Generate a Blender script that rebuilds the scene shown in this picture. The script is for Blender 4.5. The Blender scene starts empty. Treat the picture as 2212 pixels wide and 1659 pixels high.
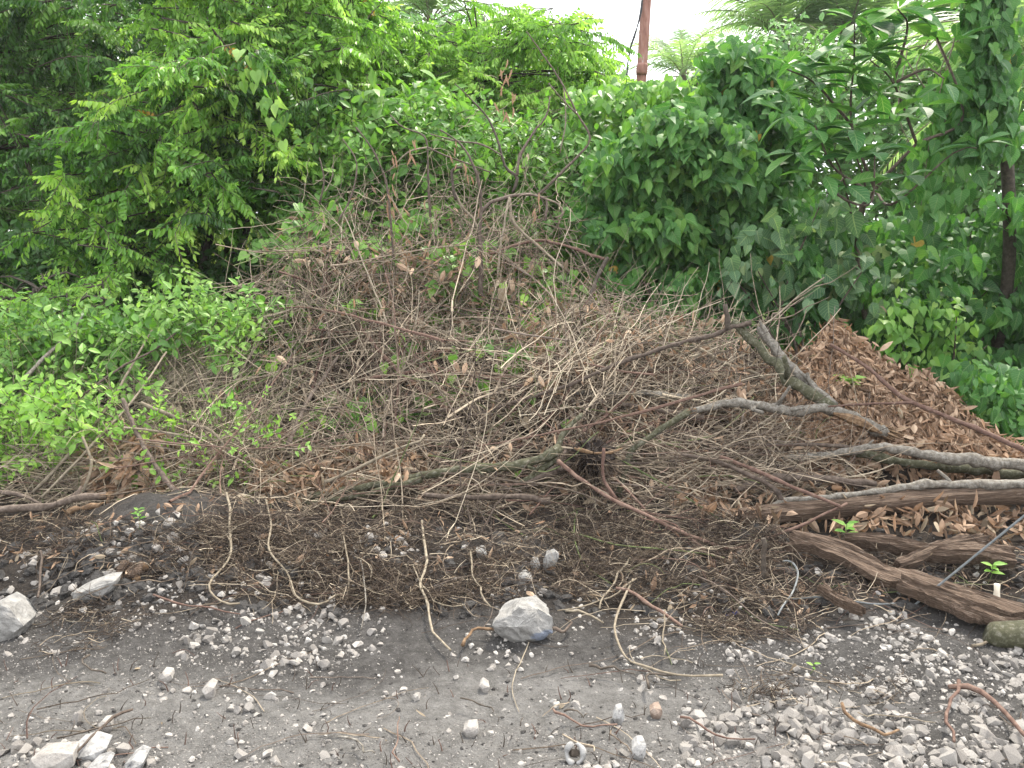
import bpy, bmesh, math, random
import numpy as np
from mathutils import Vector, Matrix

rng = np.random.default_rng(11)
random.seed(11)
R = math.radians
S = bpy.context.scene
COL = S.collection

# ------------------------------------------------------------------ camera, sky, sun, exposure
F, CX, CY, PITCH, EYE = 1736.0, 1106.0, 829.5, R(8.0), 1.6
cam_d = bpy.data.cameras.new('camera')
cam_d.sensor_width = 36.0
cam_d.lens = 36.0 * F / 2212.0
cam_d.clip_start, cam_d.clip_end = 0.05, 2000
cam = bpy.data.objects.new('camera', cam_d)
COL.objects.link(cam)
cam.location = (0, 0, EYE)
cam.rotation_euler = (R(90) - PITCH, 0, 0)
S.camera = cam

SUN_EL, SUN_AZ = R(58), R(35)          # azimuth of the sun, clockwise from +Y seen from above
world = bpy.data.worlds.new('World')
S.world = world
world.use_nodes = True
nt = world.node_tree
nt.nodes.clear()
sky = nt.nodes.new('ShaderNodeTexSky')
sky.sky_type = 'NISHITA'
sky.sun_disc = False
sky.sun_elevation = SUN_EL
sky.sun_rotation = SUN_AZ
sky.dust_density = 3.0
cloud = nt.nodes.new('ShaderNodeTexNoise')
cloud.inputs['Scale'].default_value = 2.2
cloud.inputs['Detail'].default_value = 5
crd = nt.nodes.new('ShaderNodeTexCoord')
ramp = nt.nodes.new('ShaderNodeValToRGB')
ramp.color_ramp.elements[0].position, ramp.color_ramp.elements[0].color = 0.3, (5.5, 5.65, 5.8, 1)
ramp.color_ramp.elements[1].position, ramp.color_ramp.elements[1].color = 0.7, (7.3, 7.3, 7.2, 1)
mixw = nt.nodes.new('ShaderNodeMix')
mixw.data_type = 'RGBA'
mixw.inputs[0].default_value = 0.86      # a bright overcast deck over the blue
bg = nt.nodes.new('ShaderNodeBackground')
bg.inputs['Strength'].default_value = 0.1
wo = nt.nodes.new('ShaderNodeOutputWorld')
nt.links.new(crd.outputs['Generated'], cloud.inputs['Vector'])
nt.links.new(cloud.outputs['Fac'], ramp.inputs['Fac'])
nt.links.new(sky.outputs[0], mixw.inputs[6])
nt.links.new(ramp.outputs[0], mixw.inputs[7])
nt.links.new(mixw.outputs[2], bg.inputs[0])
nt.links.new(bg.outputs[0], wo.inputs[0])

sun_d = bpy.data.lights.new('sun', 'SUN')
sun_d.energy = 1.5
sun_d.angle = R(10)
sun_d.color = (1.0, 0.93, 0.80)
sun = bpy.data.objects.new('sun', sun_d)
COL.objects.link(sun)
sdir = Vector((math.sin(SUN_AZ) * math.cos(SUN_EL), math.cos(SUN_AZ) * math.cos(SUN_EL), math.sin(SUN_EL)))
sun.rotation_euler = sdir.to_track_quat('Z', 'Y').to_euler()
sun.location = sdir * 50

S.view_settings.view_transform = 'Standard'
S.view_settings.look = 'None'
S.view_settings.gamma = 1.0
S.view_settings.use_curve_mapping = False
S.view_settings.exposure = 2.35
S.cycles.max_bounces = 12
S.cycles.transmission_bounces = 8
S.cycles.diffuse_bounces = 8
S.cycles.use_denoising = True

# ------------------------------------------------------------------ helpers: pixels to places
sP, cP = math.sin(PITCH), math.cos(PITCH)


def at(px, py, Y):
    """world point at distance Y along the view through photo position (px, py)"""
    px, py, Y = np.broadcast_arrays(np.asarray(px, float), np.asarray(py, float), np.asarray(Y, float))
    a, b = (px - CX) / F, (CY - py) / F
    dy, dz = cP + b * sP, -sP + b * cP
    t = Y / dy
    return np.stack([a * t, Y, EYE + dz * t], -1)


def proj(p):
    p = np.asarray(p, float)
    x, y, z = p[..., 0], p[..., 1], p[..., 2] - EYE
    d = y * cP - z * sP
    u = y * sP + z * cP
    return CX + F * x / d, CY - F * u / d


def hash2(ix, iy, seed):
    h = (ix.astype(np.int64) * 374761393 + iy.astype(np.int64) * 668265263 + seed * 982451653) & 0x7fffffff
    h = ((h ^ (h >> 13)) * 1274126177) & 0x7fffffff
    return ((h ^ (h >> 16)) & 0xffff) / 65535.0


def vnoise(x, y, seed=0):
    x, y = np.asarray(x, float), np.asarray(y, float)
    ix, iy = np.floor(x), np.floor(y)
    fx, fy = x - ix, y - iy
    fx, fy = fx * fx * (3 - 2 * fx), fy * fy * (3 - 2 * fy)
    a, b = hash2(ix, iy, seed), hash2(ix + 1, iy, seed)
    c, d = hash2(ix, iy + 1, seed), hash2(ix + 1, iy + 1, seed)
    return (a * (1 - fx) + b * fx) * (1 - fy) + (c * (1 - fx) + d * fx) * fy - 0.5


def sstep(a, b, x):
    t = np.clip((x - a) / (b - a), 0, 1)
    return t * t * (3 - 2 * t)


# height of the heap: slope of the brush heap seen from the road
HEAP_Y0, HEAP_K = 4.75, 2.2 / 640.0
TOPX = [-400, 380, 470, 560, 640, 720, 1000, 1150, 1300, 1560, 1700, 1800, 1900, 2050, 2150, 2300, 2600]
TOPY = [1090, 1080, 1000, 840, 700, 650, 640, 690, 760, 780, 800, 690, 760, 835, 920, 985, 1090]


def Zs(Y):
    return at(CX, 1090 - (Y - HEAP_Y0) / HEAP_K, Y)[..., 2]


def Gs(x, y):
    """smooth lie of the land"""
    x, y = np.asarray(x, float), np.asarray(y, float)
    foot = 3.55 + 0.18 * np.sin(x * 1.7 + 0.6) + 0.1 * np.sin(x * 4.1)
    yy = y - (foot - 3.55) * np.clip(1 - np.abs(y - 4) / 2.0, 0, 1)
    z = np.interp(yy, [0, 3.5, 3.8, 4.7, 6.5, 8.5, 12, 20, 60], [0, 0, .05, .2, .42, .85, 1.4, 2.0, 2.2])
    px = CX + F * x / np.maximum(y, 0.5)
    top = np.interp(px, TOPX, TOPY)
    ytop = HEAP_Y0 + (1090 - top) * HEAP_K
    ym = np.clip(y, HEAP_Y0, ytop)
    off = np.interp(px, [1600, 1760], [0.40, 0.07])
    h = Zs(ym) - off
    fall = np.exp(-(np.maximum(y - ytop, 0) / 0.7) ** 2)
    h = h * fall * sstep(HEAP_Y0 - 0.2, HEAP_Y0 + 0.25, y)
    left = 0.20 * np.exp(-((x + 2.05) / 0.6) ** 2 - ((y - 4.3) / 0.38) ** 2)      # soil heap at the left end of the bank
    return np.maximum(z, h) + left


def G(x, y):
    x, y = np.asarray(x, float), np.asarray(y, float)
    bank = sstep(3.5, 3.9, y) * (1 - sstep(7, 9, y))
    z = Gs(x, y)
    z = z + 0.05 * vnoise(x * 1.1, y * 1.1, 1) + 0.022 * vnoise(x * 4.3, y * 4.3, 2) * (0.6 + bank * 2.5)
    z = z + (0.014 + 0.03 * bank) * vnoise(x * 11, y * 11, 3) + (0.010 + 0.014 * bank) * vnoise(x * 25, y * 25, 4) + 0.007 * vnoise(x * 47, y * 47, 5)
    return z


def gnd(px, py, lift=0.0):
    """where the view through (px, py) meets the ground"""
    px, py = np.atleast_1d(np.asarray(px, float)), np.atleast_1d(np.asarray(py, float))
    Yh = np.full(px.shape, 30.0)
    done = np.zeros(px.shape, bool)
    Y = 1.8
    while Y < 30:
        p = at(px, py, Y)
        hit = (~done) & (p[:, 2] <= Gs(p[:, 0], p[:, 1]))
        Yh[hit] = Y - (rng.random(int(hit.sum())) if len(px) > 40 else .5) * (.02 if Y < 8 else .1)
        done |= hit
        if done.all():
            break
        Y += 0.02 if Y < 8 else 0.1
    p = at(px, py, Yh)
    p[:, 2] = G(p[:, 0], p[:, 1]) + lift
    return p


def Ysurf(px, py):
    px, py = np.asarray(px, float), np.asarray(py, float)
    return HEAP_Y0 + (1090 - py) * HEAP_K


def Yrough(px, py):
    return Ysurf(px, py) + (.55 * vnoise(px / 95, py / 60, 41) + .3 * vnoise(px / 40, py / 30, 42)) * np.interp(py, [950, 1080], [1, .25])


def inpoly(px, py, poly):
    ins = np.zeros(px.shape, bool)
    n = len(poly)
    for i in range(n):
        x0, y0 = poly[i]
        x1, y1 = poly[(i + 1) % n]
        if y0 == y1:
            continue
        c = ((y0 > py) != (y1 > py)) & (px < (x1 - x0) * (py - y0) / (y1 - y0) + x0)
        ins ^= c
    return ins


def in_poly_points(poly, n):
    xs, ys = [p[0] for p in poly], [p[1] for p in poly]
    ox, oy = np.zeros(0), np.zeros(0)
    while len(ox) < n:
        px = rng.uniform(min(xs), max(xs), n * 2)
        py = rng.uniform(min(ys), max(ys), n * 2)
        k = inpoly(px, py, poly)
        ox, oy = np.r_[ox, px[k]], np.r_[oy, py[k]]
    return ox[:n], oy[:n]


def unit(v):
    v = np.asarray(v, float)
    return v / np.maximum(np.linalg.norm(v, axis=-1, keepdims=True), 1e-9)


def basis(axis, normal, scale=1.0):
    """rotation matrices whose y column is axis and z column near normal"""
    y = unit(axis)
    x = unit(np.cross(y, normal))
    z = np.cross(x, y)
    m = np.stack([x, y, z], -1)
    return m * np.asarray(scale, float).reshape(-1, 1, 1)


# ------------------------------------------------------------------ helpers: meshes
class MB:
    """collects shapes, builds ONE mesh object"""

    def __init__(s):
        s.V, s.P, s.M, s.U, s.T, s.n = [], [], [], [], [], 0

    def raw(s, V, P, M, U, T):
        s.V.append(V)
        s.P.append(np.where(P >= 0, P + s.n, -1))
        s.M.append(M)
        s.U.append(U)
        s.T.append(T)
        s.n += len(V)

    def inst(s, t, rot, loc, tint, mi=None):
        N, k, m = len(loc), len(t['V']), len(t['P'])
        if N == 0:
            return
        V = np.einsum('nij,kj->nki', rot, t['V']) + loc[:, None, :]
        P = np.where(t['P'][None] >= 0, t['P'][None] + (np.arange(N) * k)[:, None, None], -1)
        M = np.broadcast_to(t['M'][None], (N, m)) if mi is None else np.broadcast_to(np.asarray(mi)[:, None], (N, m))
        U = np.broadcast_to(t['U'][None], (N, k, 2))
        T = np.where(tint[:, None] > .985, 1.0, np.clip(tint[:, None] + t['J'][None], 0, .965))
        s.raw(V.reshape(-1, 3), P.reshape(-1, 4), M.reshape(-1), U.reshape(-1, 2), T.reshape(-1))

    def tubes(s, paths, rad, sides=4, mi=0, tint=0.5, caps=False):
        paths = np.asarray(paths, float)
        N, K = paths.shape[:2]
        rad = np.broadcast_to(np.asarray(rad, float), (N, K))
        t = unit(np.gradient(paths, axis=1))
        mean = unit(paths[:, -1] - paths[:, 0])
        ax = np.argmin(np.abs(mean), axis=1)
        ref = np.eye(3)[ax][:, None, :]
        a = unit(np.cross(t, ref))
        b = np.cross(t, a)
        th = np.linspace(0, 2 * np.pi, sides, endpoint=False)
        ring = (a[:, :, None] * np.cos(th)[None, None, :, None] + b[:, :, None] * np.sin(th)[None, None, :, None])
        V = paths[:, :, None] + ring * rad[:, :, None, None]
        i = np.arange(K - 1)[:, None] * sides
        j = np.arange(sides)[None]
        j2 = (j + 1) % sides
        q = np.stack([i + j, i + j2, i + sides + j2, i + sides + j], -1).reshape(-1, 4)
        if caps:
            extra = []
            for base in (0, (K - 1) * sides):
                for e in range(1, sides - 1):
                    extra.append([base, base + e, base + e + 1, -1] if base else [base, base + e + 1, base + e, -1])
            q = np.concatenate([q, np.array(extra)])
        P = np.where(q[None] >= 0, q[None] + (np.arange(N) * K * sides)[:, None, None], -1).reshape(-1, 4)
        M = np.repeat(np.broadcast_to(np.asarray(mi), (N,)), len(q))
        lu = np.broadcast_to(np.linspace(0, 1, K)[None, :, None], (N, K, sides))
        U = np.stack([lu, np.zeros_like(lu)], -1).reshape(-1, 2)
        T = np.repeat(np.broadcast_to(np.asarray(tint, float), (N,)), K * sides)
        s.raw(V.reshape(-1, 3), P, M, U, T)

    def mesh(s, name, mats, origin=(0, 0, 0), smooth=False):
        V = np.concatenate(s.V) - np.asarray(origin, float)
        P = np.concatenate(s.P).astype(np.int32)
        M = np.concatenate(s.M).astype(np.int32)
        me = bpy.data.meshes.new(name)
        cnt = np.where(P[:, 3] < 0, 3, 4)
        loops = P.reshape(-1)
        loops = loops[loops >= 0]
        start = np.r_[0, np.cumsum(cnt)[:-1]].astype(np.int32)
        me.vertices.add(len(V))
        me.vertices.foreach_set('co', V.astype(np.float32).ravel())
        me.loops.add(len(loops))
        me.loops.foreach_set('vertex_index', loops)
        me.polygons.add(len(P))
        me.polygons.foreach_set('loop_start', start)
        me.polygons.foreach_set('material_index', M)
        me.polygons.foreach_set('use_smooth', np.full(len(P), smooth))
        for m in mats:
            me.materials.append(m)
        me.update(calc_edges=True)
        at_ = me.attributes.new('tint', 'FLOAT', 'POINT')
        at_.data.foreach_set('value', np.concatenate(s.T).astype(np.float32))
        at_ = me.attributes.new('leafuv', 'FLOAT_VECTOR', 'POINT')
        u = np.concatenate(s.U)
        at_.data.foreach_set('vector', np.c_[u, np.zeros(len(u))].astype(np.float32).ravel())
        return me

    def build(s, name, mats, parent=None, smooth=False, origin=None):
        if origin is None:
            origin = tuple(parent.location) if parent is not None else (0, 0, 0)
        o = bpy.data.objects.new(name, s.mesh(name, mats, origin, smooth))
        COL.objects.link(o)
        if parent is not None:
            o.parent = parent
        else:
            o.location = origin
        return o


def tag(o, label=None, cat=None, group=None, kind=None):
    if label: o['label'] = label
    if cat: o['category'] = cat
    if group: o['group'] = group
    if kind: o['kind'] = kind
    return o


def thing(name, loc, label, cat, group=None):
    o = bpy.data.objects.new(name, None)
    o.empty_display_size = 0.1
    COL.objects.link(o)
    o.location = tuple(float(v) for v in loc)
    return tag(o, label, cat, group)


def put(name, me, rot, loc, parent):
    """one more object on shared mesh data, as a part of parent (or top-level)"""
    o = bpy.data.objects.new(name, me)
    COL.objects.link(o)
    m = np.eye(4)
    m[:3, :3] = rot
    m[:3, 3] = loc if parent is None else np.asarray(loc) - np.asarray(parent.location)
    if parent is not None:
        o.parent = parent
    o.matrix_basis = Matrix(m.tolist())
    return o


def templ(V, P, M=None, U=None, J=None):
    V = np.asarray(V, float)
    P = np.asarray([list(p) + [-1] * (4 - len(p)) for p in P], int)
    return dict(V=V, P=P, M=np.zeros(len(P), int) if M is None else np.asarray(M),
                U=np.zeros((len(V), 2)) if U is None else np.asarray(U, float),
                J=np.zeros(len(V)) if J is None else np.asarray(J, float))


def merge(parts):
    V, P, M, U, J, n = [], [], [], [], [], 0
    for t in parts:
        V.append(t['V']); P.append(np.where(t['P'] >= 0, t['P'] + n, -1)); M.append(t['M']); U.append(t['U']); J.append(t['J'])
        n += len(t['V'])
    return dict(V=np.concatenate(V), P=np.concatenate(P), M=np.concatenate(M), U=np.concatenate(U), J=np.concatenate(J))


def xf(t, rot, loc, j=0.0):
    return dict(t, V=t['V'] @ np.asarray(rot).T + np.asarray(loc), J=t['J'] + j)


def leaf(rows, fold=0.18, droop=0.25, curl=0.0, base=0.0):
    """leaf along +Y, rows of (y, half width, mid y offset); length 1"""
    V, P, U = [], [], []
    for (y, w) in rows:
        z = -droop * y * abs(y)
        if w <= 1e-6:
            V.append((0, y, z)); U.append((y, 0))
        else:
            my = max(y, base)
            V += [(-w, y, z + fold * w - curl * w * w), (0, my, -droop * my * abs(my)), (w, y, z + fold * w - curl * w * w)]
            U += [(y, -1), (my, 0), (y, 1)]
    idx, k = [], 0
    for (y, w) in rows:
        n = 1 if w <= 1e-6 else 3
        idx.append(list(range(k, k + n))); k += n
    for a, b in zip(idx[:-1], idx[1:]):
        if len(a) == 1 and len(b) == 3:
            P += [(a[0], b[1], b[0]), (a[0], b[2], b[1])]
        elif len(a) == 3 and len(b) == 3:
            P += [(a[0], a[1], b[1], b[0]), (a[1], a[2], b[2], b[1])]
        elif len(b) == 1:
            P += [(a[0], a[1], b[0]), (a[1], a[2], b[0])]
    return templ(V, P, None, U)


def spline(pts, K):
    pts = np.asarray(pts, float)
    n = len(pts)
    ext = np.vstack([2 * pts[0] - pts[1], pts, 2 * pts[-1] - pts[-2]])
    seg = np.linalg.norm(np.diff(pts, axis=0), axis=1)
    cum = np.r_[0, np.cumsum(seg)]
    u = np.linspace(0, cum[-1], K)
    i = np.clip(np.searchsorted(cum, u, side='right') - 1, 0, n - 2)
    t = ((u - cum[i]) / np.maximum(seg[i], 1e-9))[:, None]
    p0, p1, p2, p3 = ext[i], ext[i + 1], ext[i + 2], ext[i + 3]
    return 0.5 * (2 * p1 + (p2 - p0) * t + (2 * p0 - 5 * p1 + 4 * p2 - p3) * t ** 2 + (3 * p1 - p0 - 3 * p2 + p3) * t ** 3)


# ------------------------------------------------------------------ materials
def new_mat(name):
    m = bpy.data.materials.new(name)
    m.use_nodes = True
    n = m.node_tree
    n.nodes.clear()
    out = n.nodes.new('ShaderNodeOutputMaterial')
    return m, n, out


def add_ramp(n, stops, interp='LINEAR'):
    r = n.nodes.new('ShaderNodeValToRGB')
    cr = r.color_ramp
    cr.interpolation = interp
    cr.elements[0].position, cr.elements[0].color = stops[0][0], (*stops[0][1], 1)
    cr.elements[1].position, cr.elements[1].color = stops[-1][0], (*stops[-1][1], 1)
    for p, c in stops[1:-1]:
        e = cr.elements.new(p)
        e.color = (*c, 1)
    return r


def leaf_mat(name, stops, rough=0.45, trans=0.4, vein=0.0, spec=0.4, tcol=(1.5, 1.6, 0.8), spots=0.0):
    m, n, out = new_mat(name)
    a = n.nodes.new('ShaderNodeAttribute')
    a.attribute_name = 'tint'
    r = add_ramp(n, stops)
    n.links.new(a.outputs['Fac'], r.inputs['Fac'])
    col = r.outputs[0]
    if vein > 0:
        u = n.nodes.new('ShaderNodeAttribute')
        u.attribute_name = 'leafuv'
        sx = n.nodes.new('ShaderNodeSeparateXYZ')
        n.links.new(u.outputs['Vector'], sx.inputs[0])
        ab = n.nodes.new('ShaderNodeMath'); ab.operation = 'ABSOLUTE'
        n.links.new(sx.outputs['Y'], ab.inputs[0])
        # side veins: slanted bands off the midrib
        md = n.nodes.new('ShaderNodeMath'); md.operation = 'MULTIPLY_ADD'
        n.links.new(ab.outputs[0], md.inputs[0]); md.inputs[1].default_value = -0.28
        n.links.new(sx.outputs['X'], md.inputs[2])
        fr = n.nodes.new('ShaderNodeMath'); fr.operation = 'PINGPONG'; fr.inputs[1].default_value = 0.07
        n.links.new(md.outputs[0], fr.inputs[0])
        lt = n.nodes.new('ShaderNodeMath'); lt.operation = 'LESS_THAN'; lt.inputs[1].default_value = 0.009
        n.links.new(fr.outputs[0], lt.inputs[0])
        lm = n.nodes.new('ShaderNodeMath'); lm.operation = 'LESS_THAN'; lm.inputs[1].default_value = 0.07
        n.links.new(ab.outputs[0], lm.inputs[0])
        mx = n.nodes.new('ShaderNodeMath'); mx.operation = 'MAXIMUM'
        n.links.new(lt.outputs[0], mx.inputs[0]); n.links.new(lm.outputs[0], mx.inputs[1])
        ml = n.nodes.new('ShaderNodeMath'); ml.operation = 'MULTIPLY'; ml.inputs[1].default_value = vein
        n.links.new(mx.outputs[0], ml.inputs[0])
        mc = n.nodes.new('ShaderNodeMix'); mc.data_type = 'RGBA'
        n.links.new(ml.outputs[0], mc.inputs[0]); n.links.new(col, mc.inputs[6])
        mc.inputs[7].default_value = (0.30, 0.38, 0.18, 1)
        col = mc.outputs[2]
    tc = n.nodes.new('ShaderNodeTexCoord')
    nz = n.nodes.new('ShaderNodeTexNoise')
    nz.inputs['Scale'].default_value = 35
    n.links.new(tc.outputs['Object'], nz.inputs['Vector'])
    hv = n.nodes.new('ShaderNodeHueSaturation')
    mr = n.nodes.new('ShaderNodeMapRange')
    mr.inputs[3].default_value, mr.inputs[4].default_value = 0.75, 1.25
    n.links.new(nz.outputs['Fac'], mr.inputs[0])
    n.links.new(mr.outputs[0], hv.inputs['Value'])
    n.links.new(col, hv.inputs['Color'])
    col = hv.outputs[0]
    if spots > 0:
        n2 = n.nodes.new('ShaderNodeTexNoise'); n2.inputs['Scale'].default_value = 60; n2.inputs['Detail'].default_value = 3
        n.links.new(tc.outputs['Object'], n2.inputs['Vector'])
        g = add_ramp(n, [(0.60, (0, 0, 0)), (0.70, (1, 1, 1))])
        n.links.new(n2.outputs['Fac'], g.inputs[0])
        g2 = n.nodes.new('ShaderNodeMath'); g2.operation = 'MULTIPLY'; g2.inputs[1].default_value = spots
        n.links.new(g.outputs[0], g2.inputs[0])
        mc = n.nodes.new('ShaderNodeMix'); mc.data_type = 'RGBA'
        n.links.new(g2.outputs[0], mc.inputs[0]); n.links.new(col, mc.inputs[6])
        mc.inputs[7].default_value = (0.05, 0.035, 0.02, 1)
        col = mc.outputs[2]
    p = n.nodes.new('ShaderNodeBsdfPrincipled')
    p.inputs['Roughness'].default_value = rough
    p.inputs['Specular IOR Level'].default_value = spec
    n.links.new(col, p.inputs['Base Color'])
    if trans > 0:
        t = n.nodes.new('ShaderNodeBsdfTranslucent')
        mu = n.nodes.new('ShaderNodeMix'); mu.data_type = 'RGBA'; mu.blend_type = 'MULTIPLY'
        mu.inputs[0].default_value = 1.0
        n.links.new(col, mu.inputs[6]); mu.inputs[7].default_value = (*tcol, 1)
        n.links.new(mu.outputs[2], t.inputs[0])
        ms = n.nodes.new('ShaderNodeMixShader'); ms.inputs[0].default_value = trans
        n.links.new(p.outputs[0], ms.inputs[1]); n.links.new(t.outputs[0], ms.inputs[2])
        n.links.new(ms.outputs[0], out.inputs[0])
    else:
        n.links.new(p.outputs[0], out.inputs[0])
    return m


def wood_mat(name, stops, scale=18, stretch=(1, 1, 1), bump=0.3, rough=0.85, tint=0.0, dist=0.01, lichen=0.0):
    m, n, out = new_mat(name)
    tc = n.nodes.new('ShaderNodeTexCoord')
    mp = n.nodes.new('ShaderNodeMapping')
    mp.inputs['Scale'].default_value = stretch
    n.links.new(tc.outputs['Object'], mp.inputs[0])
    nz = n.nodes.new('ShaderNodeTexNoise')
    nz.inputs['Scale'].default_value = scale
    nz.inputs['Detail'].default_value = 6
    nz.inputs['Roughness'].default_value = 0.65
    n.links.new(mp.outputs[0], nz.inputs['Vector'])
    fac = nz.outputs['Fac']
    if tint > 0:
        a = n.nodes.new('ShaderNodeAttribute'); a.attribute_name = 'tint'
        ma = n.nodes.new('ShaderNodeMath'); ma.operation = 'MULTIPLY_ADD'
        ma.inputs[1].default_value = tint
        sb = n.nodes.new('ShaderNodeMath'); sb.operation = 'SUBTRACT'; sb.inputs[1].default_value = 0.5
        n.links.new(a.outputs['Fac'], sb.inputs[0]); n.links.new(sb.outputs[0], ma.inputs[0])
        n.links.new(fac, ma.inputs[2])
        fac = ma.outputs[0]
    r = add_ramp(n, stops)
    n.links.new(fac, r.inputs[0])
    col = r.outputs[0]
    if lichen > 0:
        n2 = n.nodes.new('ShaderNodeTexNoise'); n2.inputs['Scale'].default_value = 48; n2.inputs['Detail'].default_value = 6; n2.inputs['Roughness'].default_value = .7
        n.links.new(tc.outputs['Object'], n2.inputs['Vector'])
        g = add_ramp(n, [(0.50, (0, 0, 0)), (0.72, (lichen,) * 3)])
        n.links.new(n2.outputs['Fac'], g.inputs[0])
        mc = n.nodes.new('ShaderNodeMix'); mc.data_type = 'RGBA'
        n.links.new(g.outputs[0], mc.inputs[0]); n.links.new(col, mc.inputs[6])
        mc.inputs[7].default_value = (0.30, 0.29, 0.265, 1)
        col = mc.outputs[2]
    p = n.nodes.new('ShaderNodeBsdfPrincipled')
    p.inputs['Roughness'].default_value = rough
    p.inputs['Specular IOR Level'].default_value = 0.25
    n.links.new(col, p.inputs['Base Color'])
    if bump > 0:
        b = n.nodes.new('ShaderNodeBump')
        b.inputs['Strength'].default_value = bump
        b.inputs['Distance'].default_value = dist
        n.links.new(nz.outputs['Fac'], b.inputs['Height'])
        n.links.new(b.outputs[0], p.inputs['Normal'])
    n.links.new(p.outputs[0], out.inputs[0])
    return m


LM = dict(
    spray=leaf_mat('leaf_feathery', [(0.0, (0.030, 0.09, 0.016)), (0.45, (0.098, 0.235, 0.036)), (0.75, (0.20, 0.38, 0.062)), (0.975, (0.32, 0.48, 0.09)), (0.993, (0.36, 0.20, 0.03))], 0.42, 0.42),
    far=leaf_mat('leaf_far', [(0.0, (0.06, 0.15, 0.045)), (0.5, (0.12, 0.25, 0.075)), (1.0, (0.2, 0.34, 0.12))], 0.5, 0.4),
    bright=leaf_mat('leaf_bright', [(0.0, (0.075, 0.175, 0.030)), (0.5, (0.175, 0.34, 0.058)), (0.85, (0.28, 0.46, 0.10)), (0.975, (0.36, 0.52, 0.135)), (0.993, (0.40, 0.25, 0.05))], 0.45, 0.45),
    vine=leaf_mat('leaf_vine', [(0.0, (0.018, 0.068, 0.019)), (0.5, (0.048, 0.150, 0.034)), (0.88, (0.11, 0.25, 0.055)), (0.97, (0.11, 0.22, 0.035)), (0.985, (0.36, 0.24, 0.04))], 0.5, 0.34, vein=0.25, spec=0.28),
    bigleaf=leaf_mat('leaf_big', [(0.0, (0.018, 0.070, 0.022)), (0.5, (0.038, 0.128, 0.032)), (0.92, (0.078, 0.20, 0.042)), (0.985, (0.38, 0.17, 0.02))], 0.48, 0.32, vein=0.35, spec=0.3),
    grey=leaf_mat('leaf_greygreen', [(0.0, (0.030, 0.080, 0.036)), (0.5, (0.060, 0.130, 0.060)), (0.8, (0.12, 0.20, 0.11)), (0.93, (0.17, 0.23, 0.11)), (0.96, (0.26, 0.20, 0.08)), (1.0, (0.40, 0.22, 0.09))], 0.6, 0.25, vein=0.4, spots=0.7, spec=.25),
    weed=leaf_mat('leaf_weed', [(0.0, (0.042, 0.12, 0.022)), (0.5, (0.122, 0.265, 0.046)), (0.9, (0.235, 0.385, 0.09)), (1.0, (0.26, 0.36, 0.15))], 0.45, 0.4),
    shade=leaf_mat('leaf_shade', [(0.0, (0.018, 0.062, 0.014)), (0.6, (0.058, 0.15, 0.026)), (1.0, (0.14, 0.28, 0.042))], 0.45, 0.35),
    palm=leaf_mat('leaf_palm', [(0.0, (0.10, 0.18, 0.08)), (0.5, (0.17, 0.265, 0.135)), (1.0, (0.27, 0.35, 0.20))], 0.4, 0.5),
    grass=leaf_mat('leaf_grass', [(0.0, (0.10, 0.18, 0.03)), (0.6, (0.19, 0.28, 0.06)), (1.0, (0.32, 0.36, 0.13))], 0.5, 0.4),
    dry=leaf_mat('leaf_dry', [(0.0, (0.075, 0.047, 0.031)), (0.35, (0.20, 0.132, 0.088)), (0.7, (0.35, 0.245, 0.17)), (0.92, (0.47, 0.355, 0.255)), (1.0, (0.24, 0.12, 0.06))], 0.7, 0.2, tcol=(1.2, 1.0, 0.8), spec=0.2),
    drypale=leaf_mat('leaf_dry_pale', [(0.0, (0.11, 0.082, 0.056)), (0.5, (0.215, 0.17, 0.12)), (1.0, (0.35, 0.29, 0.21))], 0.7, 0.2, tcol=(1.2, 1.0, 0.8), spec=0.2),
)
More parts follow.
